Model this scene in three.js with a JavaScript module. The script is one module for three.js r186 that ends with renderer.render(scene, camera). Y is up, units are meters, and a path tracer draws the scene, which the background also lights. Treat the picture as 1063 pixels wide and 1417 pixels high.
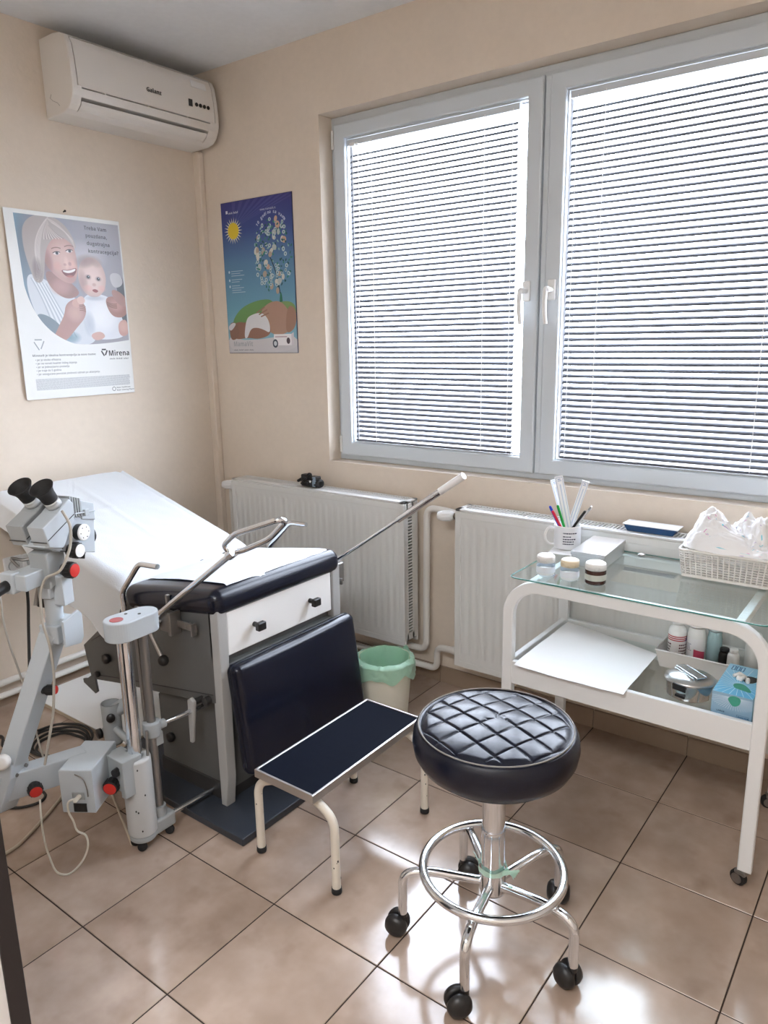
import * as THREE from 'three';
import { RoundedBoxGeometry } from 'three/addons/geometries/RoundedBoxGeometry.js';
import { mergeGeometries, mergeVertices } from 'three/addons/utils/BufferGeometryUtils.js';
import { ImprovedNoise } from 'three/addons/math/ImprovedNoise.js';
import { FontLoader } from 'three/addons/loaders/FontLoader.js';
import { RectAreaLightUniformsLib } from 'three/addons/lights/RectAreaLightUniformsLib.js';
import { Brush, Evaluator, SUBTRACTION } from 'three-bvh-csg';
import { TextGeometry } from 'three/addons/geometries/TextGeometry.js';

// ---------------------------------------------------------------- camera, sky, exposure
const scene = new THREE.Scene();
const camera = new THREE.PerspectiveCamera(69.283, 1063 / 1417, 0.05, 60);
camera.position.set(2.8933, 1.4183, 2.4598);
{
  const right = new THREE.Vector3(0.80144, -0.01616, -0.59786), up = new THREE.Vector3(-0.12354, 0.9736, -0.19193), fwd = new THREE.Vector3(-0.58517, -0.22769, -0.77829);
  camera.quaternion.setFromRotationMatrix(new THREE.Matrix4().makeBasis(right, up, fwd.clone().negate()));
}
scene.background = new THREE.Color().setRGB(7.8, 8.6, 10.0);   // bright overcast daylight outside the window
const renderer = new THREE.WebGLRenderer();
renderer.toneMapping = THREE.LinearToneMapping;
renderer.toneMappingExposure = 2.1;
renderer.shadowMap.enabled = true;
RectAreaLightUniformsLib.init();
const FILL_LIGHT = 7.2; // brightness of the fill light added behind the camera

// ---------------------------------------------------------------- helpers
let seed = 7;
const rnd = (a = 0, b = 1) => { seed = (seed * 16807) % 2147483647; return a + (b - a) * (seed / 2147483647); };
const NZ = new ImprovedNoise(), noise = (x, y, z = 0) => NZ.noise(x, y, z);
const fbm = (x, y, z = 0, o = 4) => { let s = 0, a = 0.5, f = 1; for (let i = 0; i < o; i++) { s += a * noise(x * f, y * f, z + i * 7.3); a *= 0.5; f *= 2.03; } return s; };
const V = (x, y, z) => new THREE.Vector3(x, y, z), PI = Math.PI, R = (d) => d * PI / 180;
const lerp = (a, b, t) => a + (b - a) * t, clamp = (x, a, b) => Math.min(b, Math.max(a, x)), sst = (a, b, x) => { x = clamp((x - a) / (b - a), 0, 1); return x * x * (3 - 2 * x); };
const names = {};
const numbered = (n) => { const k = names[n] = (names[n] ?? -1) + 1; return k ? `${n}_${String(k).padStart(3, '0')}` : n; };
const bases = new WeakMap();
function prep(g) {
  g = g.index ? g.toNonIndexed() : g.clone();
  if (!g.attributes.normal) g.computeVertexNormals();
  if (!g.attributes.uv) g.setAttribute('uv', new THREE.BufferAttribute(new Float32Array(g.attributes.position.count * 2), 2));
  for (const k of Object.keys(g.attributes)) if (!['position', 'normal', 'uv'].includes(k)) g.deleteAttribute(k);
  return g;
}
function thing(name, label, category, [x, y, z] = [0, 0, 0], group, kind) {
  const o = new THREE.Group(); o.name = numbered(name); o.position.set(x, y, z); scene.add(o);
  bases.set(o, V(x, y, z)); o.userData = { label, category };
  if (group) o.userData.group = group;
  if (kind) o.userData.kind = kind;
  return o;
}
// geometries in world coordinates -> ONE mesh that is a part of parent
function part(parent, name, geoms, mat, label) {
  const list = Array.isArray(geoms) ? geoms : [geoms];
  const g = list.length > 1 ? mergeGeometries(list.map(prep)) : list[0].clone();
  const b = bases.get(parent); g.translate(-b.x, -b.y, -b.z);
  const m = new THREE.Mesh(g, mat); m.name = name; m.castShadow = m.receiveShadow = true; parent.add(m); bases.set(m, b);
  if (label) m.userData.label = label;
  return m;
}
// a thing that is one mesh; [x,y,z] is its base
function solo(name, label, category, base, geoms, mat, group, kind) {
  const list = Array.isArray(geoms) ? geoms : [geoms];
  const g = list.length > 1 ? mergeGeometries(list.map(prep)) : list[0].clone();
  g.translate(-base[0], -base[1], -base[2]);
  const m = new THREE.Mesh(g, mat); m.name = numbered(name); m.position.set(...base); m.castShadow = m.receiveShadow = true; scene.add(m);
  bases.set(m, V(...base)); m.userData = { label, category };
  if (group) m.userData.group = group;
  if (kind) m.userData.kind = kind;
  return m;
}
function box(x0, x1, y0, y1, z0, z1, r = 0.002, s = 2) {
  const w = x1 - x0, h = y1 - y0, d = z1 - z0;
  const g = r > 0 ? new RoundedBoxGeometry(w, h, d, s, Math.min(r, w / 2.05, h / 2.05, d / 2.05)) : new THREE.BoxGeometry(w, h, d);
  return g.translate((x0 + x1) / 2, (y0 + y1) / 2, (z0 + z1) / 2);
}
const toward = (a, b) => new THREE.Quaternion().setFromUnitVectors(V(0, 1, 0), b.clone().sub(a).normalize());
function cyl(a, b, r0, r1 = r0, seg = 20, open = false) {
  const L = a.distanceTo(b), g = new THREE.CylinderGeometry(r1, r0, L, seg, 1, open);
  return g.applyQuaternion(toward(a, b)).translate((a.x + b.x) / 2, (a.y + b.y) / 2, (a.z + b.z) / 2);
}
const ball = (c, r, sx = 1, sy = 1, sz = 1, n = 20) => new THREE.SphereGeometry(r, n, Math.ceil(n * 0.7)).scale(sx, sy, sz).translate(c.x, c.y, c.z);
// profile [[r, y], ...] turned about y, stood at c, its axis along dir
function lathe(profile, c, seg = 32, dir) {
  const g = new THREE.LatheGeometry(profile.map(([r, y]) => new THREE.Vector2(r, y)), seg);
  if (dir) g.applyQuaternion(new THREE.Quaternion().setFromUnitVectors(V(0, 1, 0), dir.clone().normalize()));
  return g.translate(c.x, c.y, c.z);
}
// polyline with rounded bends -> dense points
function bend(pts, fil = 0.02, n = 7) {
  if (pts.length < 3 || !fil) return pts;
  const out = [pts[0]];
  for (let i = 1; i < pts.length - 1; i++) {
    const p = pts[i], a = pts[i - 1].clone().sub(p), b = pts[i + 1].clone().sub(p), f = Math.min(fil, a.length() * 0.49, b.length() * 0.49);
    const A = p.clone().add(a.normalize().multiplyScalar(f)), B = p.clone().add(b.normalize().multiplyScalar(f));
    for (let k = 0; k <= n; k++) { const t = k / n; out.push(A.clone().multiplyScalar((1 - t) ** 2).add(p.clone().multiplyScalar(2 * t * (1 - t))).add(B.clone().multiplyScalar(t * t))); }
  }
  out.push(pts[pts.length - 1]);
  return out;
}
const spline = (pts, n = 60, closed = false) => new THREE.CatmullRomCurve3(pts, closed).getPoints(n);
// round tube through points, closed at both ends
function tube(pts, r, seg = 12, closed = false) {
  const n = pts.length, pos = [], nor = [], uv = [], idx = [];
  const T = pts.map((p, i) => (closed ? pts[(i + 1) % n].clone().sub(pts[(i - 1 + n) % n]) : pts[Math.min(n - 1, i + 1)].clone().sub(pts[Math.max(0, i - 1)])).normalize());
  let N = V(0, 1, 0); if (Math.abs(T[0].y) > 0.9) N = V(1, 0, 0);
  N.sub(T[0].clone().multiplyScalar(N.dot(T[0]))).normalize();
  const rad = typeof r === 'function' ? r : () => r;
  let len = 0;
  for (let i = 0; i < n; i++) {
    if (i) { N.sub(T[i].clone().multiplyScalar(N.dot(T[i]))).normalize(); len += pts[i].distanceTo(pts[i - 1]); }
    const B = T[i].clone().cross(N);
    for (let k = 0; k <= seg; k++) {
      const a = k / seg * 2 * PI, d = N.clone().multiplyScalar(Math.cos(a)).add(B.clone().multiplyScalar(Math.sin(a))), q = rad(i / (n - 1));
      pos.push(pts[i].x + d.x * q, pts[i].y + d.y * q, pts[i].z + d.z * q); nor.push(d.x, d.y, d.z); uv.push(k / seg, len);
    }
  }
  const w = seg + 1, m = closed ? n : n - 1;
  for (let i = 0; i < m; i++) for (let k = 0; k < seg; k++) { const a = i * w + k, b = ((i + 1) % n) * w + k; idx.push(a, a + 1, b, b, a + 1, b + 1); }
  if (!closed) for (const [i, s] of [[0, -1], [n - 1, 1]]) {
    const c = pos.length / 3; pos.push(pts[i].x, pts[i].y, pts[i].z); nor.push(T[i].x * s, T[i].y * s, T[i].z * s); uv.push(0, 0);
    for (let k = 0; k <= seg; k++) { const j = (i * w + k) * 3; pos.push(pos[j], pos[j + 1], pos[j + 2]); nor.push(T[i].x * s, T[i].y * s, T[i].z * s); uv.push(0, 0); }
    for (let k = 1; k <= seg; k++) s > 0 ? idx.push(c, c + k, c + k + 1) : idx.push(c, c + k + 1, c + k);
  }
  const g = new THREE.BufferGeometry();
  g.setAttribute('position', new THREE.Float32BufferAttribute(pos, 3)); g.setAttribute('normal', new THREE.Float32BufferAttribute(nor, 3)); g.setAttribute('uv', new THREE.Float32BufferAttribute(uv, 2)); g.setIndex(idx);
  return g;
}
// surface from f(u, v) -> Vector3
function grid(nu, nv, f) {
  const pos = [], uv = [], idx = [];
  for (let j = 0; j <= nv; j++) for (let i = 0; i <= nu; i++) { const p = f(i / nu, j / nv); pos.push(p.x, p.y, p.z); uv.push(i / nu, j / nv); }
  for (let j = 0; j < nv; j++) for (let i = 0; i < nu; i++) { const a = j * (nu + 1) + i; idx.push(a, a + 1, a + nu + 1, a + 1, a + nu + 2, a + nu + 1); }
  const g = new THREE.BufferGeometry();
  g.setAttribute('position', new THREE.Float32BufferAttribute(pos, 3)); g.setAttribute('uv', new THREE.Float32BufferAttribute(uv, 2)); g.setIndex(idx); g.computeVertexNormals();
  return g;
}
// polygon [[x,y],...] (or a Shape) extruded along +z from z0 to z1
function extr(poly, z0, z1, bevel = 0.002, seg = 2) {
  const s = poly instanceof THREE.Shape ? poly : new THREE.Shape(poly.map(([x, y]) => new THREE.Vector2(x, y)));
  const g = new THREE.ExtrudeGeometry(s, { depth: z1 - z0 - 2 * bevel, bevelEnabled: bevel > 0, bevelThickness: bevel, bevelSize: bevel, bevelOffset: -bevel, bevelSegments: seg, curveSegments: 10 });
  return g.translate(0, 0, z0 + bevel);
}
// padded block: soft edges of radius r, faces bulged by f(p) (p in half-size units), centred on the origin
function pad(w, h, d, r, bulge, n = 18) {
  let g = new THREE.BoxGeometry(2, 2, 2, n, n, n); const p = g.attributes.position, hw = w / 2, hh = h / 2, hd = d / 2;
  const warp = (t, half) => { const e = Math.min(0.9, r / half), a = Math.abs(t), k = 0.55; return Math.sign(t) * (a < k ? a / k * (1 - e) : (1 - e) + (a - k) / (1 - k) * e) * half; };
  for (let i = 0; i < p.count; i++) {
    const a = V(warp(p.getX(i), hw), warp(p.getY(i), hh), warp(p.getZ(i), hd)), c = V(clamp(a.x, -hw + r, hw - r), clamp(a.y, -hh + r, hh - r), clamp(a.z, -hd + r, hd - r)), q = a.clone().sub(c);
    const m = Math.max(Math.abs(q.x), Math.abs(q.y), Math.abs(q.z)); if (m > 1e-9) q.normalize().multiplyScalar(m).add(c); else q.copy(a);
    if (bulge) { const b = bulge(q.x / hw, q.y / hh, q.z / hd); q.add(b); }
    p.setXYZ(i, q.x, q.y, q.z);
  }
  g.deleteAttribute('normal'); const u = g.attributes.uv; g.deleteAttribute('uv'); g = mergeVertices(g, 1e-5); g.computeVertexNormals(); return g;
}
const mat4 = (pos, euler = [0, 0, 0]) => new THREE.Matrix4().compose(V(...pos), new THREE.Quaternion().setFromEuler(new THREE.Euler(...euler)), V(1, 1, 1));
const at = (g, pos, euler) => g.applyMatrix4(mat4(pos, euler));

// ---------------------------------------------------------------- materials
const lin = (r, g, b) => new THREE.Color().setRGB(r, g, b);
const std = (color, roughness = 0.6, o = {}) => new THREE.MeshStandardMaterial({ color, roughness, ...o });
const phy = (color, roughness = 0.6, o = {}) => new THREE.MeshPhysicalMaterial({ color, roughness, ...o });
function dataTex(n, f, srgb = true) {
  const d = new Uint8Array(n * n * 4);
  for (let j = 0; j < n; j++) for (let i = 0; i < n; i++) { const c = f(i / n, j / n); d.set([c[0], c[1], c[2], 255].map((x) => clamp(Math.round(x), 0, 255)), (j * n + i) * 4); }
  const t = new THREE.DataTexture(d, n, n); t.wrapS = t.wrapT = THREE.RepeatWrapping; t.magFilter = THREE.LinearFilter; t.minFilter = THREE.LinearMipmapLinearFilter; t.generateMipmaps = true;
  if (srgb) t.colorSpace = THREE.SRGBColorSpace; t.needsUpdate = true; return t;
}
const tiled = (u, v, f, s, z, o = 4) => { // seamless fbm
  const w = (a) => a * s, bu = sst(0.8, 1, u), bv = sst(0.8, 1, v), q = (x, y) => fbm(w(x), w(y), z, o);
  return lerp(lerp(q(u, v), q(u - 1, v), bu), lerp(q(u, v - 1), q(u - 1, v - 1), bu), bv);
};
function canvasTex(w, h, draw) { const c = document.createElement('canvas'); c.width = w; c.height = h; draw(c.getContext('2d'), w, h); const t = new THREE.CanvasTexture(c); t.colorSpace = THREE.SRGBColorSpace; return t; }
const grain = dataTex(256, (u, v) => { const k = 128 + 150 * tiled(u, v, 0, 28, 3.1, 3); return [k, k, k]; }, false);
const leatherBump = dataTex(256, (u, v) => { const k = 128 + 210 * Math.abs(tiled(u, v, 0, 34, 9.1, 3)); return [k, k, k]; }, false);
const rep = (t, x, y = x) => { const c = t.clone(); c.repeat.set(x, y); c.needsUpdate = true; return c; };
const wallTex = dataTex(256, (u, v) => { const a = 248 + 6 * tiled(u, v, 0, 5, 1.7) + 5 * tiled(u, v, 0, 40, 5.2, 2); return [a, a, a]; });
const tileTex = dataTex(512, (u, v) => {
  const a = tiled(u, v, 0, 6, 2.2, 5), b = tiled(u, v, 0, 15, 8.4, 4), c = Math.max(0, tiled(u, v, 0, 9, 4.6, 4) - 0.08);
  return [180 + 26 * a + 12 * b - 42 * c, 160 + 26 * a + 13 * b - 44 * c, 145 + 26 * a + 14 * b - 44 * c];
});
const M = {
  wall: std(lin(0.81, 0.71, 0.60), 0.92, { map: wallTex, bumpMap: rep(grain, 3), bumpScale: 0.0006 }),
  ceiling: std(lin(0.86, 0.88, 0.90), 0.95, { map: wallTex }),
  tile: phy(0xffffff, 0.13, { ior: 1.65, map: tileTex, bumpMap: rep(grain, 0.25), bumpScale: 0.00012, specularIntensity: 1 }),
  skirt: phy(lin(0.36, 0.27, 0.20), 0.3, { map: wallTex }),
  grout: std(lin(0.028, 0.017, 0.012), 0.95),
  pvc: std(lin(0.64, 0.70, 0.755), 0.32),
  gasket: std(lin(0.03, 0.03, 0.035), 0.7),
  glass: phy(0xffffff, 0.0, { transmission: 1, thickness: 0, ior: 1.5 }),
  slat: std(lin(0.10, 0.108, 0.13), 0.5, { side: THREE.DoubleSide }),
  whitePlastic: std(lin(0.84, 0.85, 0.85), 0.4),
  ac: std(lin(0.80, 0.77, 0.73), 0.42),
  acDark: std(lin(0.02, 0.02, 0.022), 0.5),
  acGrooveShade: std(lin(0.33, 0.31, 0.29), 0.6),
  radiator: std(lin(0.72, 0.725, 0.71), 0.38),
  fin: std(lin(0.70, 0.70, 0.69), 0.5, { side: THREE.DoubleSide }),
  pipe: std(lin(0.78, 0.76, 0.72), 0.4),
  brass: std(lin(0.30, 0.26, 0.22), 0.35, { metalness: 0.9 }),
  navy: phy(lin(0.004, 0.006, 0.016), 0.24, { bumpMap: rep(leatherBump, 8), bumpScale: 0.0003, specularIntensity: 0.8 }),
  navyFlat: phy(lin(0.004, 0.006, 0.013), 0.6, { specularIntensity: 0.08, bumpMap: rep(grain, 12), bumpScale: 0.0005 }),
  paper: std(lin(0.90, 0.90, 0.90), 0.8, { side: THREE.DoubleSide }),
  sheet: std(lin(0.73, 0.77, 0.81), 0.9, { side: THREE.DoubleSide, bumpMap: rep(grain, 6), bumpScale: 0.0006 }),
  chairGrey: std(lin(0.105, 0.108, 0.106), 0.5),
  chairLight: std(lin(0.40, 0.405, 0.40), 0.42),
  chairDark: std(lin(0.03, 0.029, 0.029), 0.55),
  plate: std(lin(0.035, 0.042, 0.055), 0.4),
  chrome: std(lin(0.76, 0.80, 0.85), 0.12, { metalness: 1 }),
  steel: std(lin(0.58, 0.57, 0.56), 0.28, { metalness: 1 }),
  dullMetal: std(lin(0.30, 0.29, 0.28), 0.42, { metalness: 0.9 }),
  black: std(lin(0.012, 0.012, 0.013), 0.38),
  rubber: std(lin(0.014, 0.014, 0.015), 0.75),
  cream: std(lin(0.74, 0.69, 0.60), 0.4),
  white: std(lin(0.84, 0.84, 0.83), 0.5),
  enamel: std(lin(0.79, 0.81, 0.82), 0.34),
  scope: std(lin(0.35, 0.375, 0.385), 0.45),
  scopeLight: std(lin(0.47, 0.515, 0.55), 0.42),
  scopeWhite: std(lin(0.52, 0.535, 0.54), 0.38),
  red: std(lin(0.62, 0.03, 0.022), 0.4),
  cableGrey: std(lin(0.42, 0.39, 0.34), 0.6),
  cableWhite: std(lin(0.72, 0.70, 0.62), 0.55),
  cableBlack: std(lin(0.02, 0.019, 0.018), 0.6),
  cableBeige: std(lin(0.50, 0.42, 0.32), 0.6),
  binPlastic: std(lin(0.80, 0.77, 0.66), 0.5),
  bag: phy(lin(0.56, 0.86, 0.70), 0.35, { side: THREE.DoubleSide, transmission: 0.45, thickness: 0 }),
  tabletop: phy(lin(0.86, 0.94, 0.93), 0.0, { transmission: 1, thickness: 0, ior: 1.52 }),
  glassEdge: std(lin(0.05, 0.22, 0.19), 0.15),
  darkEdge: std(lin(0.018, 0.014, 0.014), 0.5),
  basket: std(lin(0.80, 0.78, 0.74), 0.5),
  wrap: phy(lin(0.88, 0.89, 0.90), 0.35, { side: THREE.DoubleSide, transmission: 0.25, thickness: 0 }),
};
const font = await new FontLoader().loadAsync('fonts/droid/droid_sans_bold.typeface.json');
// lettering on a plane: text centred at the origin in the xy plane
function lettering(s, size, depth = 0.0008) { const g = new TextGeometry(s, { font, size, depth, curveSegments: 3 }); g.computeBoundingBox(); const b = g.boundingBox; return g.translate(-(b.min.x + b.max.x) / 2, -(b.min.y + b.max.y) / 2, 0); }
// ---------------------------------------------------------------- the room
function muv(g, s = 1) { // uv in metres from the dominant axis
  g = g.index ? g.toNonIndexed() : g; const p = g.attributes.position, n = g.attributes.normal, uv = new Float32Array(p.count * 2);
  for (let i = 0; i < p.count; i++) {
    const ax = Math.abs(n.getX(i)), ay = Math.abs(n.getY(i)), az = Math.abs(n.getZ(i)), x = p.getX(i), y = p.getY(i), z = p.getZ(i);
    const [u, v] = ax > ay && ax > az ? [z, y] : ay > az ? [x, z] : [x, y]; uv[2 * i] = u * s; uv[2 * i + 1] = v * s;
  }
  g.setAttribute('uv', new THREE.BufferAttribute(uv, 2)); return g;
}
const RX = 3.678, RZ = 4.012, H = 2.585, T = 0.335, TX = -0.0067, TZ = -0.0078;
const room = (name, label, category, geoms, mat) => solo(name, label, category, [0, 0, 0], geoms.map((g) => muv(g)), mat, null, 'structure');
room('wall_left', 'peach painted wall with air conditioner and advertising poster', 'wall', [box(-0.2, 0, -0.1, H + 0.2, -0.35, RZ + 0.2, 0)], M.wall);
const WX0 = 0.747, WX1 = 2.668, WY0 = 0.895, WY1 = 2.298;
room('wall_window', 'peach painted wall around the wide window', 'wall', [
  box(0, WX0, -0.1, H, -0.25, 0, 0), box(WX1, RX, -0.1, H, -0.25, 0, 0), box(WX0, WX1, -0.1, WY0, -0.25, 0, 0), box(WX0, WX1, WY1, H, -0.25, 0, 0)], M.wall);
room('wall_right', 'peach painted wall opposite the air conditioner', 'wall', [box(RX, RX + 0.2, -0.1, H + 0.2, -0.35, RZ + 0.2, 0)], M.wall);
room('wall_back', 'peach painted wall facing the window', 'wall', [box(0, RX, -0.1, H, RZ, RZ + 0.2, 0)], M.wall);
room('ceiling', 'plain white painted ceiling', 'ceiling', [box(0, RX, H, H + 0.2, -0.25, RZ, 0)], M.ceiling);
{
  const fl = thing('floor', 'glossy beige ceramic tile floor with dark joints', 'floor', [0, 0, 0], null, 'structure');
  part(fl, 'grout_bed', [box(0, RX, -0.1, -0.0016, 0, RZ, 0)], M.grout);
  const w = T - 0.0032, variants = [];
  for (let k = 0; k < 8; k++) {
    const g = extr([[-w / 2, -w / 2], [w / 2, -w / 2], [w / 2, w / 2], [-w / 2, w / 2]], -0.008, 0, 0.0012, 1).rotateX(-PI / 2), p = g.attributes.position, uv = g.attributes.uv, ou = (k * 0.37) % 1, ov = (k * 0.61) % 1;
    for (let i = 0; i < p.count; i++) uv.setXY(i, p.getX(i) * 1.1 + ou, p.getZ(i) * 1.1 + ov);
    variants.push(g);
  }
  const shades = [0xffffff, 0xfaf8f6, 0xf5f2ef].map((c) => { const m = M.tile.clone(); m.color = new THREE.Color(c); return m; });
  for (let j = 0; j < 12; j++) for (let i = 0; i < 11; i++) {
    const m = new THREE.Mesh(variants[Math.floor(rnd(0, 8))], shades[Math.floor(rnd(0, 3))]); m.name = 'tile';
    m.position.set(TX + (i + 0.5) * T, rnd(-0.0003, 0.0002), TZ + (j + 0.5) * T); m.rotation.y = Math.floor(rnd(0, 4)) * PI / 2; m.castShadow = m.receiveShadow = true; fl.add(m);
  }
  const run = (name, label, n, place) => {
    const b = thing(name, label, 'baseboard', [0, 0, 0], null, 'structure');
    for (let i = 0; i < n; i++) part(b, 'skirting_tile', [muv(place(i))], M.skirt);
  };
  run('baseboard_window', 'brown ceramic skirting tiles under the radiators', 11, (i) => box(Math.max(0.01, TX + i * T + 0.001), Math.min(RX - 0.01, TX + (i + 1) * T - 0.001), 0, 0.072, 0.0002, 0.009, 0.0015, 1));
  run('baseboard_left', 'brown ceramic skirting tiles below the left heating pipes', 12, (i) => box(0.0002, 0.009, 0, 0.03, Math.max(0.01, TZ + i * T + 0.001), Math.min(RZ - 0.01, TZ + (i + 1) * T - 0.001), 0.0015, 1));
}
room('trim_1', 'painted cable trunking running down the room corner', 'trunking', [box(0.0005, 0.042, 0.002, 2.262, 0.0005, 0.03, 0.004)], M.wall);

room('ground_outside', 'pale paved ground outside, one storey below the window', 'ground', [box(-40, 40, -3.3, -3.2, -60, -0.4, 0)], std(lin(0.58, 0.57, 0.55), 0.95));
// ---------------------------------------------------------------- window
const ring = (x0, x1, y0, y1, w, z0, z1, b = 0.004, w2 = w) => { // a rectangular frame of width w
  const s = new THREE.Shape([[x0, y0], [x1, y0], [x1, y1], [x0, y1]].map((a) => new THREE.Vector2(...a)));
  s.holes.push(new THREE.Path([[x0 + w, y0 + w2], [x0 + w, y1 - w2], [x1 - w, y1 - w2], [x1 - w, y0 + w2]].map((a) => new THREE.Vector2(...a))));
  return extr(s, z0, z1, b, 2);
};
{
  const w = thing('window_1', 'white double casement window with grey-white frame', 'window', [WX0, WY0, -0.06], null, 'structure');
  part(w, 'window_frame', [ring(WX0, WX1, WY0, WY1, 0.05, -0.14, -0.078), box(1.672, 1.742, WY0 + 0.02, WY1 - 0.02, -0.14, -0.076)], M.pvc);
  part(w, 'mullion_cover', [box(1.7035, 1.7215, 0.922, 2.262, -0.074, -0.064, 0.003)], M.pvc);
  for (const [x0, x1, hx] of [[0.772, 1.697, 1.655], [1.722, 2.642, 1.752]]) {
    const s = part(w, 'sash', [ring(x0, x1, 0.919, 2.266, 0.057, -0.125, -0.058, 0.006), ring(x0 + 0.05, x1 - 0.05, 0.969, 2.216, 0.012, -0.118, -0.072, 0.003)], M.pvc);
    part(s, 'gasket', [ring(x0 + 0.0605, x1 - 0.0605, 0.9795, 2.2055, 0.003, -0.108, -0.09, 0.0005)], M.gasket);
    part(s, 'glass_pane', [new THREE.PlaneGeometry(x1 - x0 - 0.116, 2.266 - 0.919 - 0.116).translate((x0 + x1) / 2, (2.266 + 0.919) / 2, -0.1)], M.glass);
    const hy = 1.575;
    const h = part(w, 'handle', [box(hx - 0.015, hx + 0.015, hy - 0.035, hy + 0.035, -0.0585, -0.049, 0.008, 3), cyl(V(hx, hy, -0.05), V(hx, hy, -0.018), 0.0085),
      tube(bend([V(hx, hy + 0.003, -0.012), V(hx - 0.003, hy - 0.002, -0.008), V(hx - 0.004, hy - 0.06, -0.004), V(hx - 0.001, hy - 0.115, -0.013)], 0.03), (t) => 0.0095 - 0.002 * t, 12), ball(V(hx, hy, -0.014), 0.0115)], M.whitePlastic, 'white lever handle hanging down');
  }
  for (const y of [0.965, 2.21]) part(w, 'hinge', [cyl(V(0.765, y - 0.035, -0.062), V(0.765, y + 0.035, -0.062), 0.006), box(0.7585, 0.7715, y - 0.02, y + 0.02, -0.078, -0.0665, 0.002)], M.whitePlastic);
}
// blinds: every slat a mesh of its own
{
  const tilt = R(44), pitch = 0.021, wid = 0.0185, cz = -0.077;
  for (const [x0, x1, label] of [[0.846, 1.601, 'white venetian blind with pull cord on the sash nearer the room corner'], [1.797, 2.565, 'white venetian blind on the sash above the glass trolley']]) {
    const L = x1 - x0, b = thing('venetian_blind', label, 'blind', [(x0 + x1) / 2, 0.985, cz], 'blinds on the window sashes');
    const cx = (x0 + x1) / 2;
    part(b, 'head_rail', [box(x0 - 0.006, x1 + 0.006, 2.178, 2.2, cz - 0.012, cz + 0.012, 0.002)], M.pvc);
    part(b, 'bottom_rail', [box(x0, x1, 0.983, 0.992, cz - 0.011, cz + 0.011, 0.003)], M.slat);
    const g = grid(1, 5, (u, v) => { const s = (v - 0.5) * wid, c = 0.0024 * (1 - (2 * v - 1) ** 2); return V((u - 0.5) * L, c * Math.cos(tilt) - s * Math.sin(tilt), s * Math.cos(tilt) + c * Math.sin(tilt)); });
    const n = Math.floor((2.158 - 1.004) / pitch) + 1;
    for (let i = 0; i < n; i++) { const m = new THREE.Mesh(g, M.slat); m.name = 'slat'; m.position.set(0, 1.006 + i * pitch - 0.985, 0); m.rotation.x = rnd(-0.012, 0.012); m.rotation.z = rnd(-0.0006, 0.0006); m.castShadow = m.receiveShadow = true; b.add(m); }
    for (const x of [x0 + 0.02, x0 + 0.115, x1 - 0.13, x1 - 0.018]) part(b, 'ladder_cord', [-1, 1].map((s) => cyl(V(x, 0.988, cz + s * 0.0125), V(x, 2.185, cz + s * 0.0125), 0.0011, 0.0011, 6)), M.whitePlastic);
    if (x0 < 1) {
      part(b, 'pull_cord', [tube(spline([V(x0 + 0.05, 2.18, cz + 0.016), V(x0 + 0.052, 1.9, cz + 0.017), V(x0 + 0.046, 1.6, cz + 0.018), V(x0 + 0.03, 1.42, cz + 0.018)], 20), 0.0012, 6), cyl(V(x0 + 0.03, 1.425, cz + 0.018), V(x0 + 0.03, 1.39, cz + 0.018), 0.003, 0.005, 8)], M.whitePlastic);
      part(b, 'tilt_gear', [box(x0 + 0.01, x0 + 0.035, 2.172, 2.186, cz + 0.01, cz + 0.02, 0.003), ball(V(x0 + 0.045, 2.178, cz + 0.016), 0.006)], M.whitePlastic);
    }
  }
}
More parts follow.
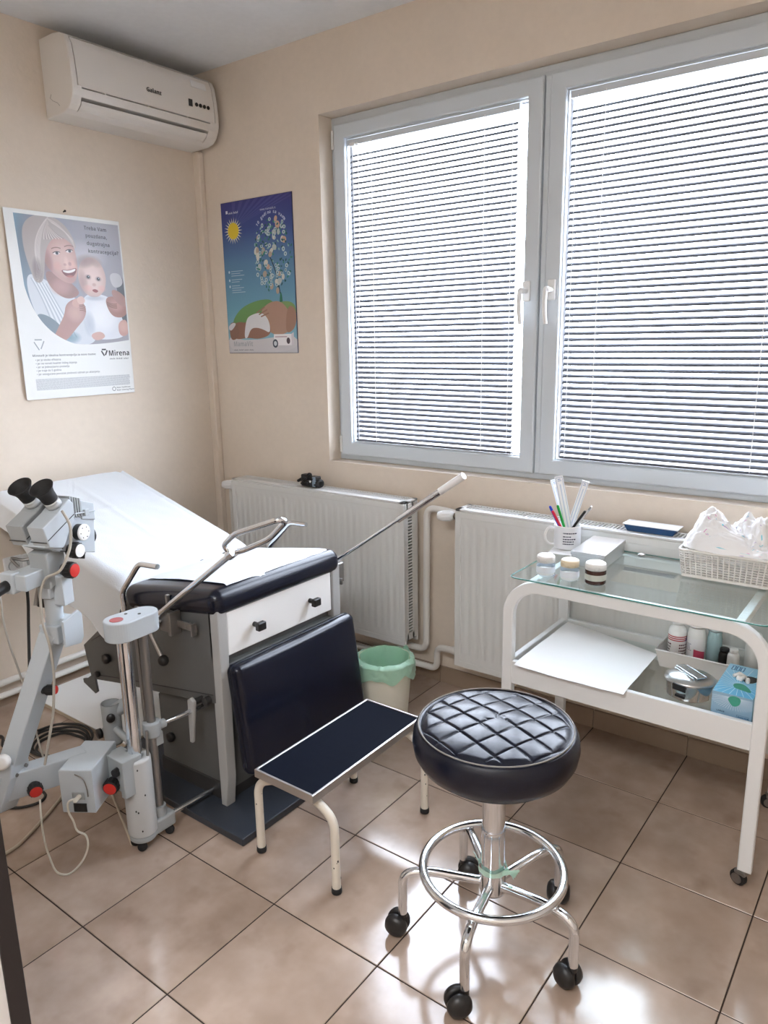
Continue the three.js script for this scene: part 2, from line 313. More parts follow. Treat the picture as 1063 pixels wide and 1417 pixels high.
// ---------------------------------------------------------------- radiators and pipes
function radiator(x0, x1, y0, y1, label, ventSide) {
  const z0 = 0.035, z1 = 0.135, r = thing('panel_radiator', label, 'radiator', [(x0 + x1) / 2, y0, z0]);
  const n = Math.round((x1 - x0 - 0.06) / 0.0333), W = x1 - x0 - 0.05;
  const rib = (z, s) => { // pressed steel sheet with vertical ribs
    const rows = [0, 0.05, 0.075, 0.5, 0.925, 0.95, 1], amp = [0, 0, 1, 1, 1, 0, 0];
    return grid(n * 8, rows.length - 1, (u, v) => { const k = Math.round(v * (rows.length - 1)), f = u * n - Math.floor(u * n), g = sst(0.15, 0.35, f) * (1 - sst(0.65, 0.85, f)); return V(x0 + 0.025 + u * W, lerp(y0 + 0.02, y1 - 0.022, rows[k]), z - s * (0.0008 + 0.0028 * amp[k] * (1 - g))); });
  };
  part(r, 'front_panel', [rib(z1, 1), ring(x0, x1, y0, y1 - 0.008, 0.026, z1 - 0.014, z1, 0.003), box(x0 + 0.01, x1 - 0.01, y0 + 0.01, y1 - 0.02, z1 - 0.014, z1 - 0.006, 0)], M.radiator);
  part(r, 'back_panel', [box(x0, x1, y0, y1 - 0.008, z0, z0 + 0.012, 0.003)], M.radiator);
  { // folded convector sheet between the panels
    const m = Math.floor((x1 - x0 - 0.06) / 0.012), zig = (i) => { const k = i % 4; return (k === 1 || k === 2) ? z1 - 0.03 : z0 + 0.02; };
    const sheet = grid(m, 1, (u, v) => { const i = Math.round(u * m); return V(x0 + 0.03 + Math.floor((i + 1) / 2) * 0.024, lerp(y0 + 0.03, y1 - 0.03, v), zig(i)); });
    part(r, 'convector_fins', [sheet.toNonIndexed()], M.fin).geometry.computeVertexNormals();
  }
  // top grille: a frame with cross bars
  const bars = [], step = 0.0125;
  for (let x = x0 + 0.02; x < x1 - 0.018; x += step) bars.push(box(x, x + 0.0062, y1 - 0.006, y1 - 0.001, z0 + 0.012, z1 - 0.03, 0));
  part(r, 'top_grille', [...bars, box(x0 + 0.002, x1 - 0.002, y1 - 0.007, y1, z0, z0 + 0.014, 0.001), box(x0 + 0.002, x1 - 0.002, y1 - 0.007, y1, z1 - 0.034, z1 - 0.002, 0.001), box(x0 + 0.002, x0 + 0.02, y1 - 0.007, y1, z0, z1 - 0.002, 0.001), box(x1 - 0.02, x1 - 0.002, y1 - 0.007, y1, z0, z1 - 0.002, 0.001)], M.radiator);
  for (const x of [x0, x1 - 0.0025]) {
    const rungs = [];
    for (let y = y0 + 0.045; y < y1 - 0.06; y += 0.0128) rungs.push(box(x, x + 0.002, y, y + 0.0058, z0 + 0.04, z1 - 0.028, 0));
    part(r, 'side_cover', [...rungs, box(x, x + 0.0025, y0 + 0.02, y1 - 0.01, z0 + 0.008, z0 + 0.042, 0.0005), box(x, x + 0.0025, y0 + 0.02, y1 - 0.01, z1 - 0.03, z1 - 0.008, 0.0005), box(x, x + 0.0025, y0 + 0.02, y0 + 0.047, z0 + 0.03, z1 - 0.02, 0.0005), box(x, x + 0.0025, y1 - 0.062, y1 - 0.01, z0 + 0.03, z1 - 0.02, 0.0005)], M.radiator);
  }
  // thermostatic valve
  const vy = y1 - 0.042, vz = 0.085;
  const v = part(r, 'valve', [cyl(V(x0 - 0.035, vy, vz), V(x0, vy, vz), 0.0095), cyl(V(x0 - 0.03, vy, vz), V(x0 - 0.018, vy, vz), 0.014, 0.014, 6)], M.brass, 'dull brass valve');
  part(v, 'thermostat_head', [lathe([[0, 0], [0.013, 0], [0.018, 0.006], [0.0195, 0.02], [0.0195, 0.05], [0.016, 0.062], [0.009, 0.066], [0, 0.066]], V(x0 - 0.034, vy, vz), 24, V(-1, -0.05, 0.35)), ...[...Array(10)].map((_, i) => { const a = i / 10 * 2 * PI, d = V(-1, -0.05, 0.35).normalize(), e = V(0.33, 0, 0.94), f = d.clone().cross(e).normalize(), e2 = f.clone().cross(d), o = e2.multiplyScalar(Math.cos(a) * 0.0195).add(f.multiplyScalar(Math.sin(a) * 0.0195)), c = V(x0 - 0.034, vy, vz).add(o); return cyl(c.clone().add(d.clone().multiplyScalar(0.012)), c.clone().add(d.clone().multiplyScalar(0.045)), 0.0016, 0.0016, 6); })], M.whitePlastic, 'white ribbed thermostat head');
  return r;
}
radiator(0.243, 1.242, 0.178, 0.788, 'white panel radiator in the corner under the blue poster');
radiator(1.478, 2.68, 0.16, 0.793, 'white panel radiator behind the glass trolley');
solo('heating_pipe', 'white heating pipe rising between the two radiators', 'pipe', [1.291, 0.148, 0.05],
  tube(bend([V(1.452, 0.751, 0.06), V(1.38, 0.757, 0.045), V(1.293, 0.757, 0.045), V(1.291, 0.148, 0.05), V(1.17, 0.148, 0.05)], 0.04, 10), 0.0135, 14), M.pipe);
solo('heating_pipe', 'short white heating pipe bending up to the trolley radiator', 'pipe', [1.345, 0.076, 0.05],
  [tube(bend([V(1.478, 0.19, 0.085), V(1.42, 0.188, 0.07), V(1.345, 0.172, 0.05), V(1.345, 0.076, 0.05), V(0.9, 0.076, 0.05)], 0.035, 10), 0.0135, 14), cyl(V(1.43, 0.189, 0.072), V(1.478, 0.19, 0.085), 0.017, 0.017, 6)], M.pipe);
solo('heating_pipe', 'white pipe dropping from the corner radiator valve', 'pipe', [0.135, 0.1, 0.06],
  tube(bend([V(0.218, 0.740, 0.06), V(0.17, 0.735, 0.05), V(0.137, 0.72, 0.045), V(0.135, 0.106, 0.04), V(0.03, 0.106, 0.04)], 0.03, 8), 0.011, 12), M.pipe);
solo('heating_pipe', 'upper white heating pipe along the poster wall', 'pipe', [0.028, 0.106, 1.5], cyl(V(0.028, 0.106, 0.035), V(0.028, 0.106, 3.2), 0.0125), M.pipe, 'pipes along the poster wall');
solo('heating_pipe', 'lower white heating pipe along the poster wall', 'pipe', [0.028, 0.052, 1.5], cyl(V(0.028, 0.052, 0.035), V(0.028, 0.052, 3.2), 0.0125), M.pipe, 'pipes along the poster wall');
// ---------------------------------------------------------------- fill light added out of view behind the camera, brightens shaded sides
{
  const x0 = 1.9, x1 = 3.1, z0 = 2.75, z1 = 3.35, t = thing('ceiling_fill_light', 'white glowing fill panel added on the ceiling out of view', 'fill light', [(x0 + x1) / 2, H, (z0 + z1) / 2]);
  part(t, 'housing', [box(x0 - 0.02, x1 + 0.02, H - 0.05, H - 0.0005, z0 - 0.02, z1 + 0.02, 0.004)], M.white);
  part(t, 'diffuser', [box(x0, x1, H - 0.062, H - 0.05, z0, z1, 0.003)], std(lin(0.9, 0.9, 0.88), 0.5, { emissive: lin(0.97, 0.98, 1), emissiveIntensity: 3 }));
  const l = new THREE.RectAreaLight(lin(0.96, 0.975, 1.0), FILL_LIGHT, x1 - x0, z1 - z0); l.name = 'fill_area_light'; l.position.set(0, -0.066, 0); l.rotation.x = -PI / 2; t.add(l);
}
// ---------------------------------------------------------------- air conditioner
{
  const t = thing('air_conditioner', 'off-white split air conditioner indoor unit high on the wall', 'air conditioner', [0, 2.26, 0.375]);
  const prof = [[0.0015, 2.535], [0.10, 2.536], [0.14, 2.53], [0.166, 2.516], [0.18, 2.49], [0.19, 2.43], [0.195, 2.37], [0.194, 2.335], [0.188, 2.315], [0.172, 2.288], [0.15, 2.272], [0.115, 2.263], [0.0015, 2.26]];
  const turn = (g) => g.rotateY(0); // profile lies in xy, extruded along z
  const fx = (y) => { for (let i = 1; i < prof.length; i++) if (y <= prof[i - 1][1] && y >= prof[i][1] && prof[i][0] > 0.1) return lerp(prof[i - 1][0], prof[i][0], (y - prof[i - 1][1]) / (prof[i][1] - prof[i - 1][1])); return 0.19; };
  const skin = (y0, y1, z0, z1, off, n = 10) => { // plate that follows the curved front
    const f = (o) => (u, v) => { const y = lerp(y0, y1, v); return V(fx(y) + o, y, lerp(z0, z1, u)); };
    const g = grid(1, n, (u, v) => f(off)(1 - u, v)), e = [[y0, z0], [y1, z0], [y1, z1], [y0, z1], [y0, z0]].map(([y, z]) => V(fx(y) + off - 0.0006, y, z));
    return [g, tube(e, 0.0009, 6)];
  };
  { // housing with real slots: air outlet, four intake slots, gap round the panel, gaps at the flap ends
    const ev = new Evaluator(); ev.attributes = ['position', 'normal', 'uv']; ev.useGroups = false;
    let h = new Brush(prep(extr(prof, 0.03, 0.728, 0.004, 2)));
    const cut = (x0, y0, y1, z0, z1) => { const b = new Brush(prep(box(x0, 0.25, y0, y1, z0, z1, 0))); b.updateMatrixWorld(); h.updateMatrixWorld(); h = ev.evaluate(h, b, SUBTRACTION); };
    cut(0.11, 2.300, 2.3115, 0.085, 0.69);
    for (const [z0, z1] of [[0.595, 0.69], [0.4, 0.59], [0.205, 0.395], [0.08, 0.2]]) cut(0.14, 2.3395, 2.3445, z0, z1);
    cut(0.15, 2.5135, 2.517, 0.05, 0.708); for (const z of [0.05, 0.7045]) cut(0.155, 2.3475, 2.5135, z, z + 0.0035);
    for (const z of [0.087, 0.686]) cut(0.14, 2.27, 2.3005, z, z + 0.003);
    part(t, 'housing', [h.geometry], M.ac);
  }
  const panel = part(t, 'front_panel', skin(2.3485, 2.5125, 0.0545, 0.7035, 0.0012), M.ac);
  const logo = lettering('Galanz', 0.016).rotateY(PI / 2).rotateZ(R(4)).translate(fx(2.405) + 0.0026, 2.405, 0.365);
  part(panel, 'logo', [logo], M.acDark, 'small dark brand lettering');
  part(panel, 'display', [box(fx(2.395) + 0.0014, fx(2.395) + 0.0036, 2.388, 2.416, 0.172, 0.192, 0.001)], M.acDark, 'black display window');
  for (let i = 0; i < 4; i++) part(panel, 'indicator', [cyl(V(fx(2.395) + 0.001, 2.401, 0.15 - i * 0.021), V(fx(2.395) + 0.0036, 2.401, 0.15 - i * 0.021), 0.0078)], M.acDark);
  part(panel, 'rating_label', skin(2.47, 2.495, 0.085, 0.165, 0.003, 2), M.whitePlastic);
  part(t, 'air_flap', skin(2.276, 2.2995, 0.0915, 0.6845, 0.0015, 6), M.ac);
  part(t, 'end_seam_shade', [tube([0, 1, 2, 3, 4].map((i) => V(0.07 + 0.03 * Math.cos(i), 2.29 + 0.012 * i, 0.7285)), 0.0008, 5)], M.acGrooveShade);  // groove shade painted as a grey line on the end
}
// ---------------------------------------------------------------- posters
function line(c, x, y, w, h, col) { c.fillStyle = col; c.fillRect(x, y, w, h); }
const oval = (c, x, y, rx, ry, col, rot = 0) => { c.fillStyle = col; c.beginPath(); c.ellipse(x, y, rx, ry, rot, 0, 2 * PI); c.fill(); };
const blob = (c, pts, col) => { c.fillStyle = col; c.beginPath(); c.moveTo((pts[0][0] + pts[pts.length - 1][0]) / 2, (pts[0][1] + pts[pts.length - 1][1]) / 2); pts.forEach((p, i) => { const q = pts[(i + 1) % pts.length]; c.quadraticCurveTo(p[0], p[1], (p[0] + q[0]) / 2, (p[1] + q[1]) / 2); }); c.closePath(); c.fill(); };
// print too small to read in the photograph: word-like strokes
function scrawl(c, x, y, w, h, col) { c.fillStyle = col; for (let q = x, i = 0; q < x + w; i++) { const k = 3 + ((i * 7 + x) % 5), t = h * (0.55 + 0.45 * ((i * 5) % 3) / 2); c.fillRect(q, y + h - t, k * 0.7, t); c.fillRect(q, y + h - t * 0.6, k * 1.4, 2); q += k * 1.7 + (i % 7 === 6 ? 10 : 0); } }
const posterA = canvasTex(1000, 1440, (c) => {
  const soft = (x, y, rx, ry, col, a = 1, rot = 0) => { c.save(); c.translate(x, y); c.rotate(rot); c.scale(rx, ry); const g = c.createRadialGradient(0, 0, 0, 0, 0, 1); g.addColorStop(0, `rgba(${col},${a})`); g.addColorStop(0.55, `rgba(${col},${a * 0.7})`); g.addColorStop(1, `rgba(${col},0)`); c.fillStyle = g; c.fillRect(-1, -1, 2, 2); c.restore(); };
  const strands = (n, f, cols, w) => { for (let i = 0; i < n; i++) { const [x0, y0, x1, y1, x2, y2] = f(i / (n - 1)); c.strokeStyle = cols[i % cols.length]; c.lineWidth = w; c.beginPath(); c.moveTo(x0, y0); c.quadraticCurveTo(x1, y1, x2, y2); c.stroke(); } };
  line(c, 0, 0, 1000, 1440, '#e9ebea');
  c.save(); c.beginPath(); c.moveTo(75, 30); c.lineTo(988, 30); c.lineTo(988, 985); c.quadraticCurveTo(640, 1030, 470, 1010); c.quadraticCurveTo(150, 920, 90, 560); c.closePath(); c.clip();
  const g = c.createLinearGradient(75, 0, 988, 0); g.addColorStop(0, '#7b98ab'); g.addColorStop(0.14, '#8d929f'); g.addColorStop(0.6, '#9d9ca6'); g.addColorStop(1, '#a8a7b0'); c.fillStyle = g; c.fillRect(0, 0, 1000, 1100);
  soft(640, 300, 230, 130, '205,203,210', 0.8); soft(120, 300, 70, 260, '110,120,132', 0.7);
  blob(c, [[900, 470], [1000, 430], [1000, 900], [910, 860], [930, 640]], '#64686f'); blob(c, [[845, 430], [960, 420], [990, 520], [880, 560]], '#c9c9cc');
  // blouse
  blob(c, [[110, 480], [200, 470], [350, 560], [520, 640], [620, 760], [700, 1010], [430, 1030], [210, 900], [120, 680]], '#d3d9e0');
  strands(9, (t) => [150 + t * 120, 500 + t * 40, 230 + t * 120, 640 + t * 60, 300 + t * 190, 900 + t * 60], ['rgba(150,162,176,.5)', 'rgba(240,243,247,.6)'], 9);
  blob(c, [[150, 760], [300, 800], [430, 960], [300, 960], [190, 880]], '#7c8b96'); soft(420, 960, 120, 60, '90,128,150', 0.7);
  // neck and face
  blob(c, [[290, 430], [420, 480], [540, 560], [560, 620], [440, 660], [330, 600], [270, 500]], '#9c7872'); soft(400, 560, 110, 80, '190,150,142', 0.9);
  blob(c, [[265, 300], [300, 200], [420, 170], [540, 190], [560, 280], [570, 400], [545, 490], [500, 535], [430, 520], [350, 470], [290, 400]], '#c09a92');
  soft(440, 330, 130, 160, '219,187,178', 0.9); soft(300, 380, 60, 120, '150,110,104', 0.75); soft(500, 500, 60, 40, '176,136,128', 0.6); soft(520, 380, 46, 50, '226,182,174', 0.8); soft(390, 400, 46, 46, '214,160,152', 0.6);
  // hair: a smooth bob with a side fringe
  blob(c, [[120, 250], [130, 110], [230, 25], [370, 15], [490, 70], [560, 180], [575, 270], [520, 205], [440, 165], [370, 195], [320, 250], [290, 330], [275, 430], [250, 530], [185, 540], [160, 460], [135, 360]], '#b1a7a3');
  strands(34, (t) => [360 + t * 60 - 80 * t, 30 + 20 * t, 220 - 70 * t + 60 * Math.sin(t * 3), 140 + 90 * t, 250 - 100 * t * Math.sin(t * 3) * 0.8, 330 + 200 * (1 - Math.abs(t - 0.5))], ['rgba(216,208,203,.7)', 'rgba(140,128,124,.5)', 'rgba(232,226,221,.6)'], 8);
  strands(22, (t) => [340 + 40 * t, 40 + 30 * t, 480 + 30 * t, 70 + 60 * t, 560 - 10 * t, 250 - 50 * t], ['rgba(214,206,201,.75)', 'rgba(150,138,133,.5)', 'rgba(235,229,225,.55)'], 8);
  strands(14, (t) => [350, 60 + 30 * t, 300 + 90 * t, 150, 300 + 170 * t, 205 - 20 * t], ['rgba(226,219,214,.7)', 'rgba(146,133,128,.5)'], 9);
  soft(215, 440, 50, 110, '96,80,78', 0.55);
  // eyes, brows, nose, laughing mouth
  for (const [x, y] of [[392, 300], [506, 276]]) { oval(c, x, y, 30, 13, '#e9dfdc', -0.18); oval(c, x + 4, y, 13, 12, '#4c4a55', 0); oval(c, x + 4, y, 6, 6, '#17151a', 0); c.strokeStyle = '#43302f'; c.lineWidth = 6; c.beginPath(); c.moveTo(x - 32, y + 2); c.quadraticCurveTo(x, y - 22, x + 32, y - 6); c.stroke(); c.strokeStyle = '#8d6c62'; c.lineWidth = 8; c.beginPath(); c.moveTo(x - 40, y - 30); c.quadraticCurveTo(x, y - 52, x + 40, y - 38); c.stroke(); }
  soft(470, 370, 26, 60, '232,200,190', 0.9); soft(498, 376, 20, 20, '150,106,100', 0.6); soft(455, 384, 18, 14, '160,114,108', 0.55);
  blob(c, [[415, 425], [480, 428], [555, 398], [548, 440], [510, 482], [455, 478], [425, 452]], '#7a3b3c'); blob(c, [[424, 428], [480, 432], [548, 406], [538, 432], [480, 452], [436, 444]], '#f3efed'); soft(490, 474, 44, 14, '196,120,116', 0.8);
  // baby
  blob(c, [[575, 640], [660, 600], [800, 610], [900, 680], [960, 860], [960, 960], [760, 985], [610, 960], [570, 800]], '#dfe3ea'); soft(760, 780, 160, 160, '245,247,251', 0.9); soft(620, 850, 60, 120, '168,178,192', 0.6);
  oval(c, 688, 472, 128, 160, '#cdb2ab'); soft(700, 480, 120, 150, '232,209,202', 0.95); soft(600, 520, 50, 110, '160,128,122', 0.6); soft(640, 345, 110, 60, '140,118,112', 0.7, -0.2); soft(740, 345, 70, 50, '158,136,130', 0.6, 0.3); soft(640, 560, 50, 36, '228,176,170', 0.6); soft(770, 560, 46, 36, '228,176,170', 0.6);
  for (const [x, y] of [[652, 470], [745, 482]]) { soft(x, y, 34, 26, '120,96,94', 0.6); oval(c, x, y, 15, 13, '#2f2b33'); oval(c, x + 4, y - 4, 4, 4, '#cfd6de'); }
  soft(700, 530, 24, 18, '186,142,134', 0.7); blob(c, [[668, 575], [705, 562], [740, 580], [708, 598]], '#94504f'); soft(690, 640, 110, 24, '170,176,188', 0.6);
  blob(c, [[900, 830], [985, 800], [1000, 930], [930, 960], [890, 920]], '#c9a198'); soft(945, 870, 60, 60, '224,190,180', 0.7); blob(c, [[610, 935], [720, 905], [770, 960], [660, 995]], '#cfaaa1');
  // hands
  blob(c, [[420, 690], [520, 640], [600, 690], [596, 790], [500, 880], [380, 1000], [270, 985], [330, 880], [400, 780]], '#b08a82'); soft(500, 760, 90, 90, '205,168,158', 0.85); blob(c, [[470, 700], [490, 655], [530, 640], [560, 670], [530, 730]], '#c9a298'); strands(4, (t) => [540, 700 + 42 * t, 575, 690 + 46 * t, 598, 712 + 40 * t], ['rgba(120,84,78,.7)'], 5);
  blob(c, [[525, 640], [580, 620], [606, 668], [560, 700], [528, 680]], '#d8b7ae');
  blob(c, [[780, 640], [870, 610], [990, 660], [1000, 760], [930, 800], [830, 780]], '#a87f77'); soft(900, 690, 90, 70, '200,158,148', 0.8); blob(c, [[850, 560], [930, 570], [1000, 630], [990, 720], [880, 660]], '#b08c84'); strands(4, (t) => [800 + 8 * t, 665 + 32 * t, 860, 690 + 30 * t, 900, 680 + 34 * t], ['rgba(104,70,64,.75)'], 5);
  c.restore();
  c.fillStyle = '#24262b'; c.font = 'bold 41px sans-serif'; ['Treba Vam', 'pouzdana,', 'dugotrajna', 'kontracepcija?'].forEach((s, i) => c.fillText(s, 662 + i * 5, 95 + i * 60));
  const tri = (x, y, s, w, col) => { c.strokeStyle = col; c.lineWidth = w; for (const [a, b] of [[[0.08, 0], [0.8, 0]], [[1, 0.12], [0.62, 0.85]], [[0.44, 0.95], [0, 0.2]]]) { c.beginPath(); c.moveTo(x + a[0] * s, y + a[1] * s); c.lineTo(x + b[0] * s, y + b[1] * s); c.stroke(); } };
  tri(112, 975, 84, 9, '#9aa1a6'); tri(705, 1062, 56, 12, '#24272b');
  c.fillStyle = '#24272b'; c.font = 'bold 62px sans-serif'; c.fillText('Mirena', 770, 1116); scrawl(c, 778, 1134, 190, 13, '#6b6e73');
  c.font = 'bold 24px sans-serif'; c.fillText('Mirena\u00ae je idealna kontracepcija za nove mame:', 85, 1106);
  c.font = '22px sans-serif'; c.fillStyle = '#3c3f45'; ['jer je visoko efikasna', 'jer ne remeti kvalitet Va\u0161eg dojenja', 'jer se jednostavno postavlja', 'jer traje do 5 godina', 'jer omogu\u0107ava povratak plodnosti odmah po uklanjanju'].forEach((s, i) => c.fillText('\u2022 ' + s, 105, 1140 + i * 28));
  line(c, 90, 1282, 870, 90, '#d4d7d8'); for (let j = 0; j < 9; j++) for (let x = 92; x < 950;) { const w = 8 + ((x * 7 + j * 31) % 23); line(c, x, 1286 + j * 10, w, 3, '#a3a7ab'); x += w + 5; }
  c.strokeStyle = '#45484d'; c.lineWidth = 4; c.beginPath(); c.arc(795, 1400, 16, 0, 2 * PI); c.stroke(); c.fillStyle = '#45484d'; c.font = '18px sans-serif'; c.fillText('Bayer HealthCare', 820, 1396); c.fillText('Bayer Schering Pharma', 820, 1418);
});
{
  const y0 = 1.206, y1 = 1.918, z0 = 0.455, z1 = 0.947;
  const f = (o) => (u, v) => V(0.004 + o + 0.007 * (1 - sst(0, 0.3, 1 - v)) * 0 + 0.006 * Math.sin(v * PI) * 0.6 + 0.005 * (1 - v) * (u < 0.5 ? 1 : 0.7), lerp(y0, y1, v), lerp(z1, z0, u));
  const p = thing('poster', 'white advertising poster of smiling woman holding a baby', 'poster', [0.004, y0, (z0 + z1) / 2]);
  part(p, 'print', [grid(8, 16, f(0.0012))], std(0xffffff, 0.32, { map: posterA }));
  part(p, 'backing', [grid(8, 16, (u, v) => f(0)(1 - u, v))], M.white);
  const e = []; for (let i = 0; i <= 10; i++) e.push(f(0.0006)(0, i / 10)); for (let i = 0; i <= 10; i++) e.push(f(0.0006)(i / 10, 1)); for (let i = 10; i >= 0; i--) e.push(f(0.0006)(1, i / 10)); for (let i = 10; i >= 0; i--) e.push(f(0.0006)(i / 10, 0));
  part(p, 'edge', [tube(e, 0.0011, 5)], M.white);
  solo('nail', 'small dark nail above the white advertising poster', 'nail', [0, 1.93, 0.7], [cyl(V(0, 1.93, 0.7), V(0.012, 1.932, 0.7), 0.0025), ball(V(0.012, 1.932, 0.7), 0.0045)], M.black);
}
const posterB = canvasTex(900, 1350, (c) => {
  let g = c.createLinearGradient(0, 0, 0, 1350); g.addColorStop(0, '#3a3b80'); g.addColorStop(0.18, '#3d5191'); g.addColorStop(0.4, '#5b86ac'); g.addColorStop(0.72, '#6fa6bd'); g.addColorStop(1, '#8fbccb'); c.fillStyle = g; c.fillRect(0, 0, 900, 1350);
  for (let i = 0; i < 9; i++) { c.fillStyle = 'rgba(150,160,220,.14)'; c.beginPath(); c.moveTo(150, 230); c.lineTo(150 + i * 110, -20); c.lineTo(205 + i * 110, -20); c.closePath(); c.fill(); }
  // sun
  c.fillStyle = '#e4e2d2'; for (let i = 0; i < 22; i++) { const a = i / 22 * 2 * PI; c.beginPath(); c.moveTo(150 + Math.cos(a - 0.1) * 70, 250 + Math.sin(a - 0.1) * 70); c.lineTo(150 + Math.cos(a) * 122, 250 + Math.sin(a) * 118); c.lineTo(150 + Math.cos(a + 0.1) * 70, 250 + Math.sin(a + 0.1) * 70); c.fill(); } oval(c, 150, 250, 72, 72, '#e3c93c');
  // tree of circles and leaves
  blob(c, [[692, 1010], [712, 820], [735, 820], [750, 1010]], '#2f7a5e'); c.strokeStyle = '#25353f'; c.lineWidth = 9; c.beginPath(); c.moveTo(715, 830); c.quadraticCurveTo(690, 640, 590, 480); c.stroke();
  let s = 11; const r = () => (s = (s * 16807) % 2147483647) / 2147483647;
  for (let i = 0; i < 230; i++) {
    const a = r() * 2 * PI, q = Math.sqrt(r()), x = 645 + Math.cos(a) * q * 240, y = 490 + Math.sin(a) * q * 320, k = r();
    if (k < 0.62) oval(c, x, y, 9 + r() * 7, 6 + r() * 4, ['#2f6f6a', '#3c8578', '#25555c', '#8fb7b8'][Math.floor(r() * 4)], r() * 3);
    else if (k < 0.9) { oval(c, x, y, 13 + r() * 6, 15 + r() * 6, '#bfd0d4'); oval(c, x, y, 8, 9, '#5f8794'); }
    else oval(c, x, y, 16 + r() * 12, 22 + r() * 14, ['#b5a595', '#b7c3c0', '#caa993', '#d3d2c8'][Math.floor(r() * 4)], r());
  }
  c.fillStyle = '#c9d1ea'; c.font = '26px sans-serif'; c.fillText('www.mamavit.rs', 510, 112);
  c.save(); c.font = 'bold 38px sans-serif'; '10 godina sa vama'.split('').forEach((h, i, t) => { const a = -2.35 + i / (t.length - 1) * 1.45; c.save(); c.translate(645 + Math.cos(a) * 245, 470 + Math.sin(a) * 325); c.rotate(a + PI / 2 - 0.0); c.fillText(h, -8, 0); c.restore(); }); c.restore();
  c.fillStyle = '#dfe3f2'; c.font = 'bold 28px sans-serif'; c.fillRect(62, 70, 26, 26); scrawl(c, 98, 82, 120, 20, '#dfe3f2');
  for (const [y, n] of [[610, 3], [685, 2], [740, 4]]) { oval(c, 62, y, 10, 12, '#c9dbe6'); for (let j = 0; j < n; j++) line(c, 88, y - 8 + j * 20, 90 + ((j * 53 + y) % 90), 6, 'rgba(214,228,236,.65)'); }
  // hill, lying woman with rounded belly
  blob(c, [[60, 1060], [200, 930], [450, 870], [640, 880], [640, 1040], [100, 1120]], '#6d9a5f'); blob(c, [[640, 900], [900, 900], [900, 1080], [700, 1080]], '#7a9c62');
  line(c, 0, 1230, 900, 120, '#c8c7cb'); blob(c, [[0, 1180], [200, 1240], [500, 1225], [900, 1180], [900, 1350], [0, 1350]], '#cfcdd0');
  blob(c, [[430, 990], [560, 900], [720, 890], [830, 1000], [850, 1120], [760, 1190], [560, 1190]], '#b08f7c'); blob(c, [[800, 930], [900, 960], [900, 1120], [790, 1190], [760, 1120]], '#a37f6c');
  blob(c, [[60, 1090], [160, 1060], [260, 1080], [420, 990], [520, 1020], [600, 1180], [420, 1230], [260, 1210], [120, 1230], [50, 1190]], '#96705f');
  blob(c, [[250, 1060], [300, 1010], [470, 980], [560, 1060], [570, 1180], [480, 1140], [390, 1120], [310, 1130], [260, 1220], [215, 1215]], '#dfe0e4');
  blob(c, [[20, 1080], [90, 1060], [150, 1110], [150, 1200], [60, 1240], [20, 1200]], '#8f6d5e'); blob(c, [[0, 1110], [60, 1070], [120, 1075], [80, 1120], [30, 1150]], '#d0cfd2');
  c.strokeStyle = '#9a7766'; c.lineWidth = 12; c.beginPath(); c.moveTo(400, 990); c.lineTo(510, 940); c.moveTo(430, 1005); c.lineTo(540, 965); c.moveTo(455, 1025); c.lineTo(560, 995); c.stroke();
  c.fillStyle = '#eceaec'; c.fillRect(610, 1185, 220, 100); c.fillStyle = '#d6d0d6'; c.beginPath(); c.moveTo(830, 1185); c.lineTo(860, 1170); c.lineTo(860, 1280); c.lineTo(830, 1285); c.fill(); line(c, 625, 1205, 150, 8, '#b59aa6'); oval(c, 790, 1245, 22, 28, '#4c4048'); oval(c, 625, 1268, 34, 38, '#3f4a58'); oval(c, 625, 1268, 20, 22, '#c9d2d8');
  c.strokeStyle = '#8d949c'; c.fillStyle = '#a9adb4'; c.font = 'bold 62px sans-serif'; c.fillText('MamaVit', 62, 1290); scrawl(c, 68, 1318, 270, 11, '#5f656c');
});
{
  const p = thing('poster', 'glossy blue poster of a tree, sun and reclining pregnant woman', 'poster', [0.366, 1.364, 0.002]), x0 = 0.142, x1 = 0.588, y0 = 1.363, y1 = 2.03;
  part(p, 'board', [box(x0, x1, y0, y1, 0.001, 0.0045, 0.001, 1)], std(lin(0.05, 0.055, 0.12), 0.4));
  part(p, 'print', [new THREE.PlaneGeometry(x1 - x0 - 0.004, y1 - y0 - 0.004).translate((x0 + x1) / 2, (y0 + y1) / 2, 0.0052)], std(0xffffff, 0.28, { map: posterB }));
}
// ---------------------------------------------------------------- wall sockets
for (const [z, y, l] of [[1.085, 0.562, 'round white wall socket beside the microscope handle'], [1.01, 0.56, 'round white wall socket behind the microscope clamp']]) {
  const s = thing('wall_socket', l, 'socket', [0, y, z]);
  part(s, 'cover_plate', [box(0.0005, 0.01, y - 0.038, y + 0.038, z - 0.038, z + 0.038, 0.006, 3)], M.whitePlastic);
  part(s, 'insert', [lathe([[0.021, 0.004], [0.022, 0], [0.018, -0.004], [0, -0.004]], V(0.0105, y, z), 28, V(1, 0, 0))], M.scope);
  for (const d of [-0.008, 0.008]) part(s, 'contact_hole', [cyl(V(0.006, y, z + d), V(0.0085, y, z + d), 0.003, 0.003, 10)], M.black);
}
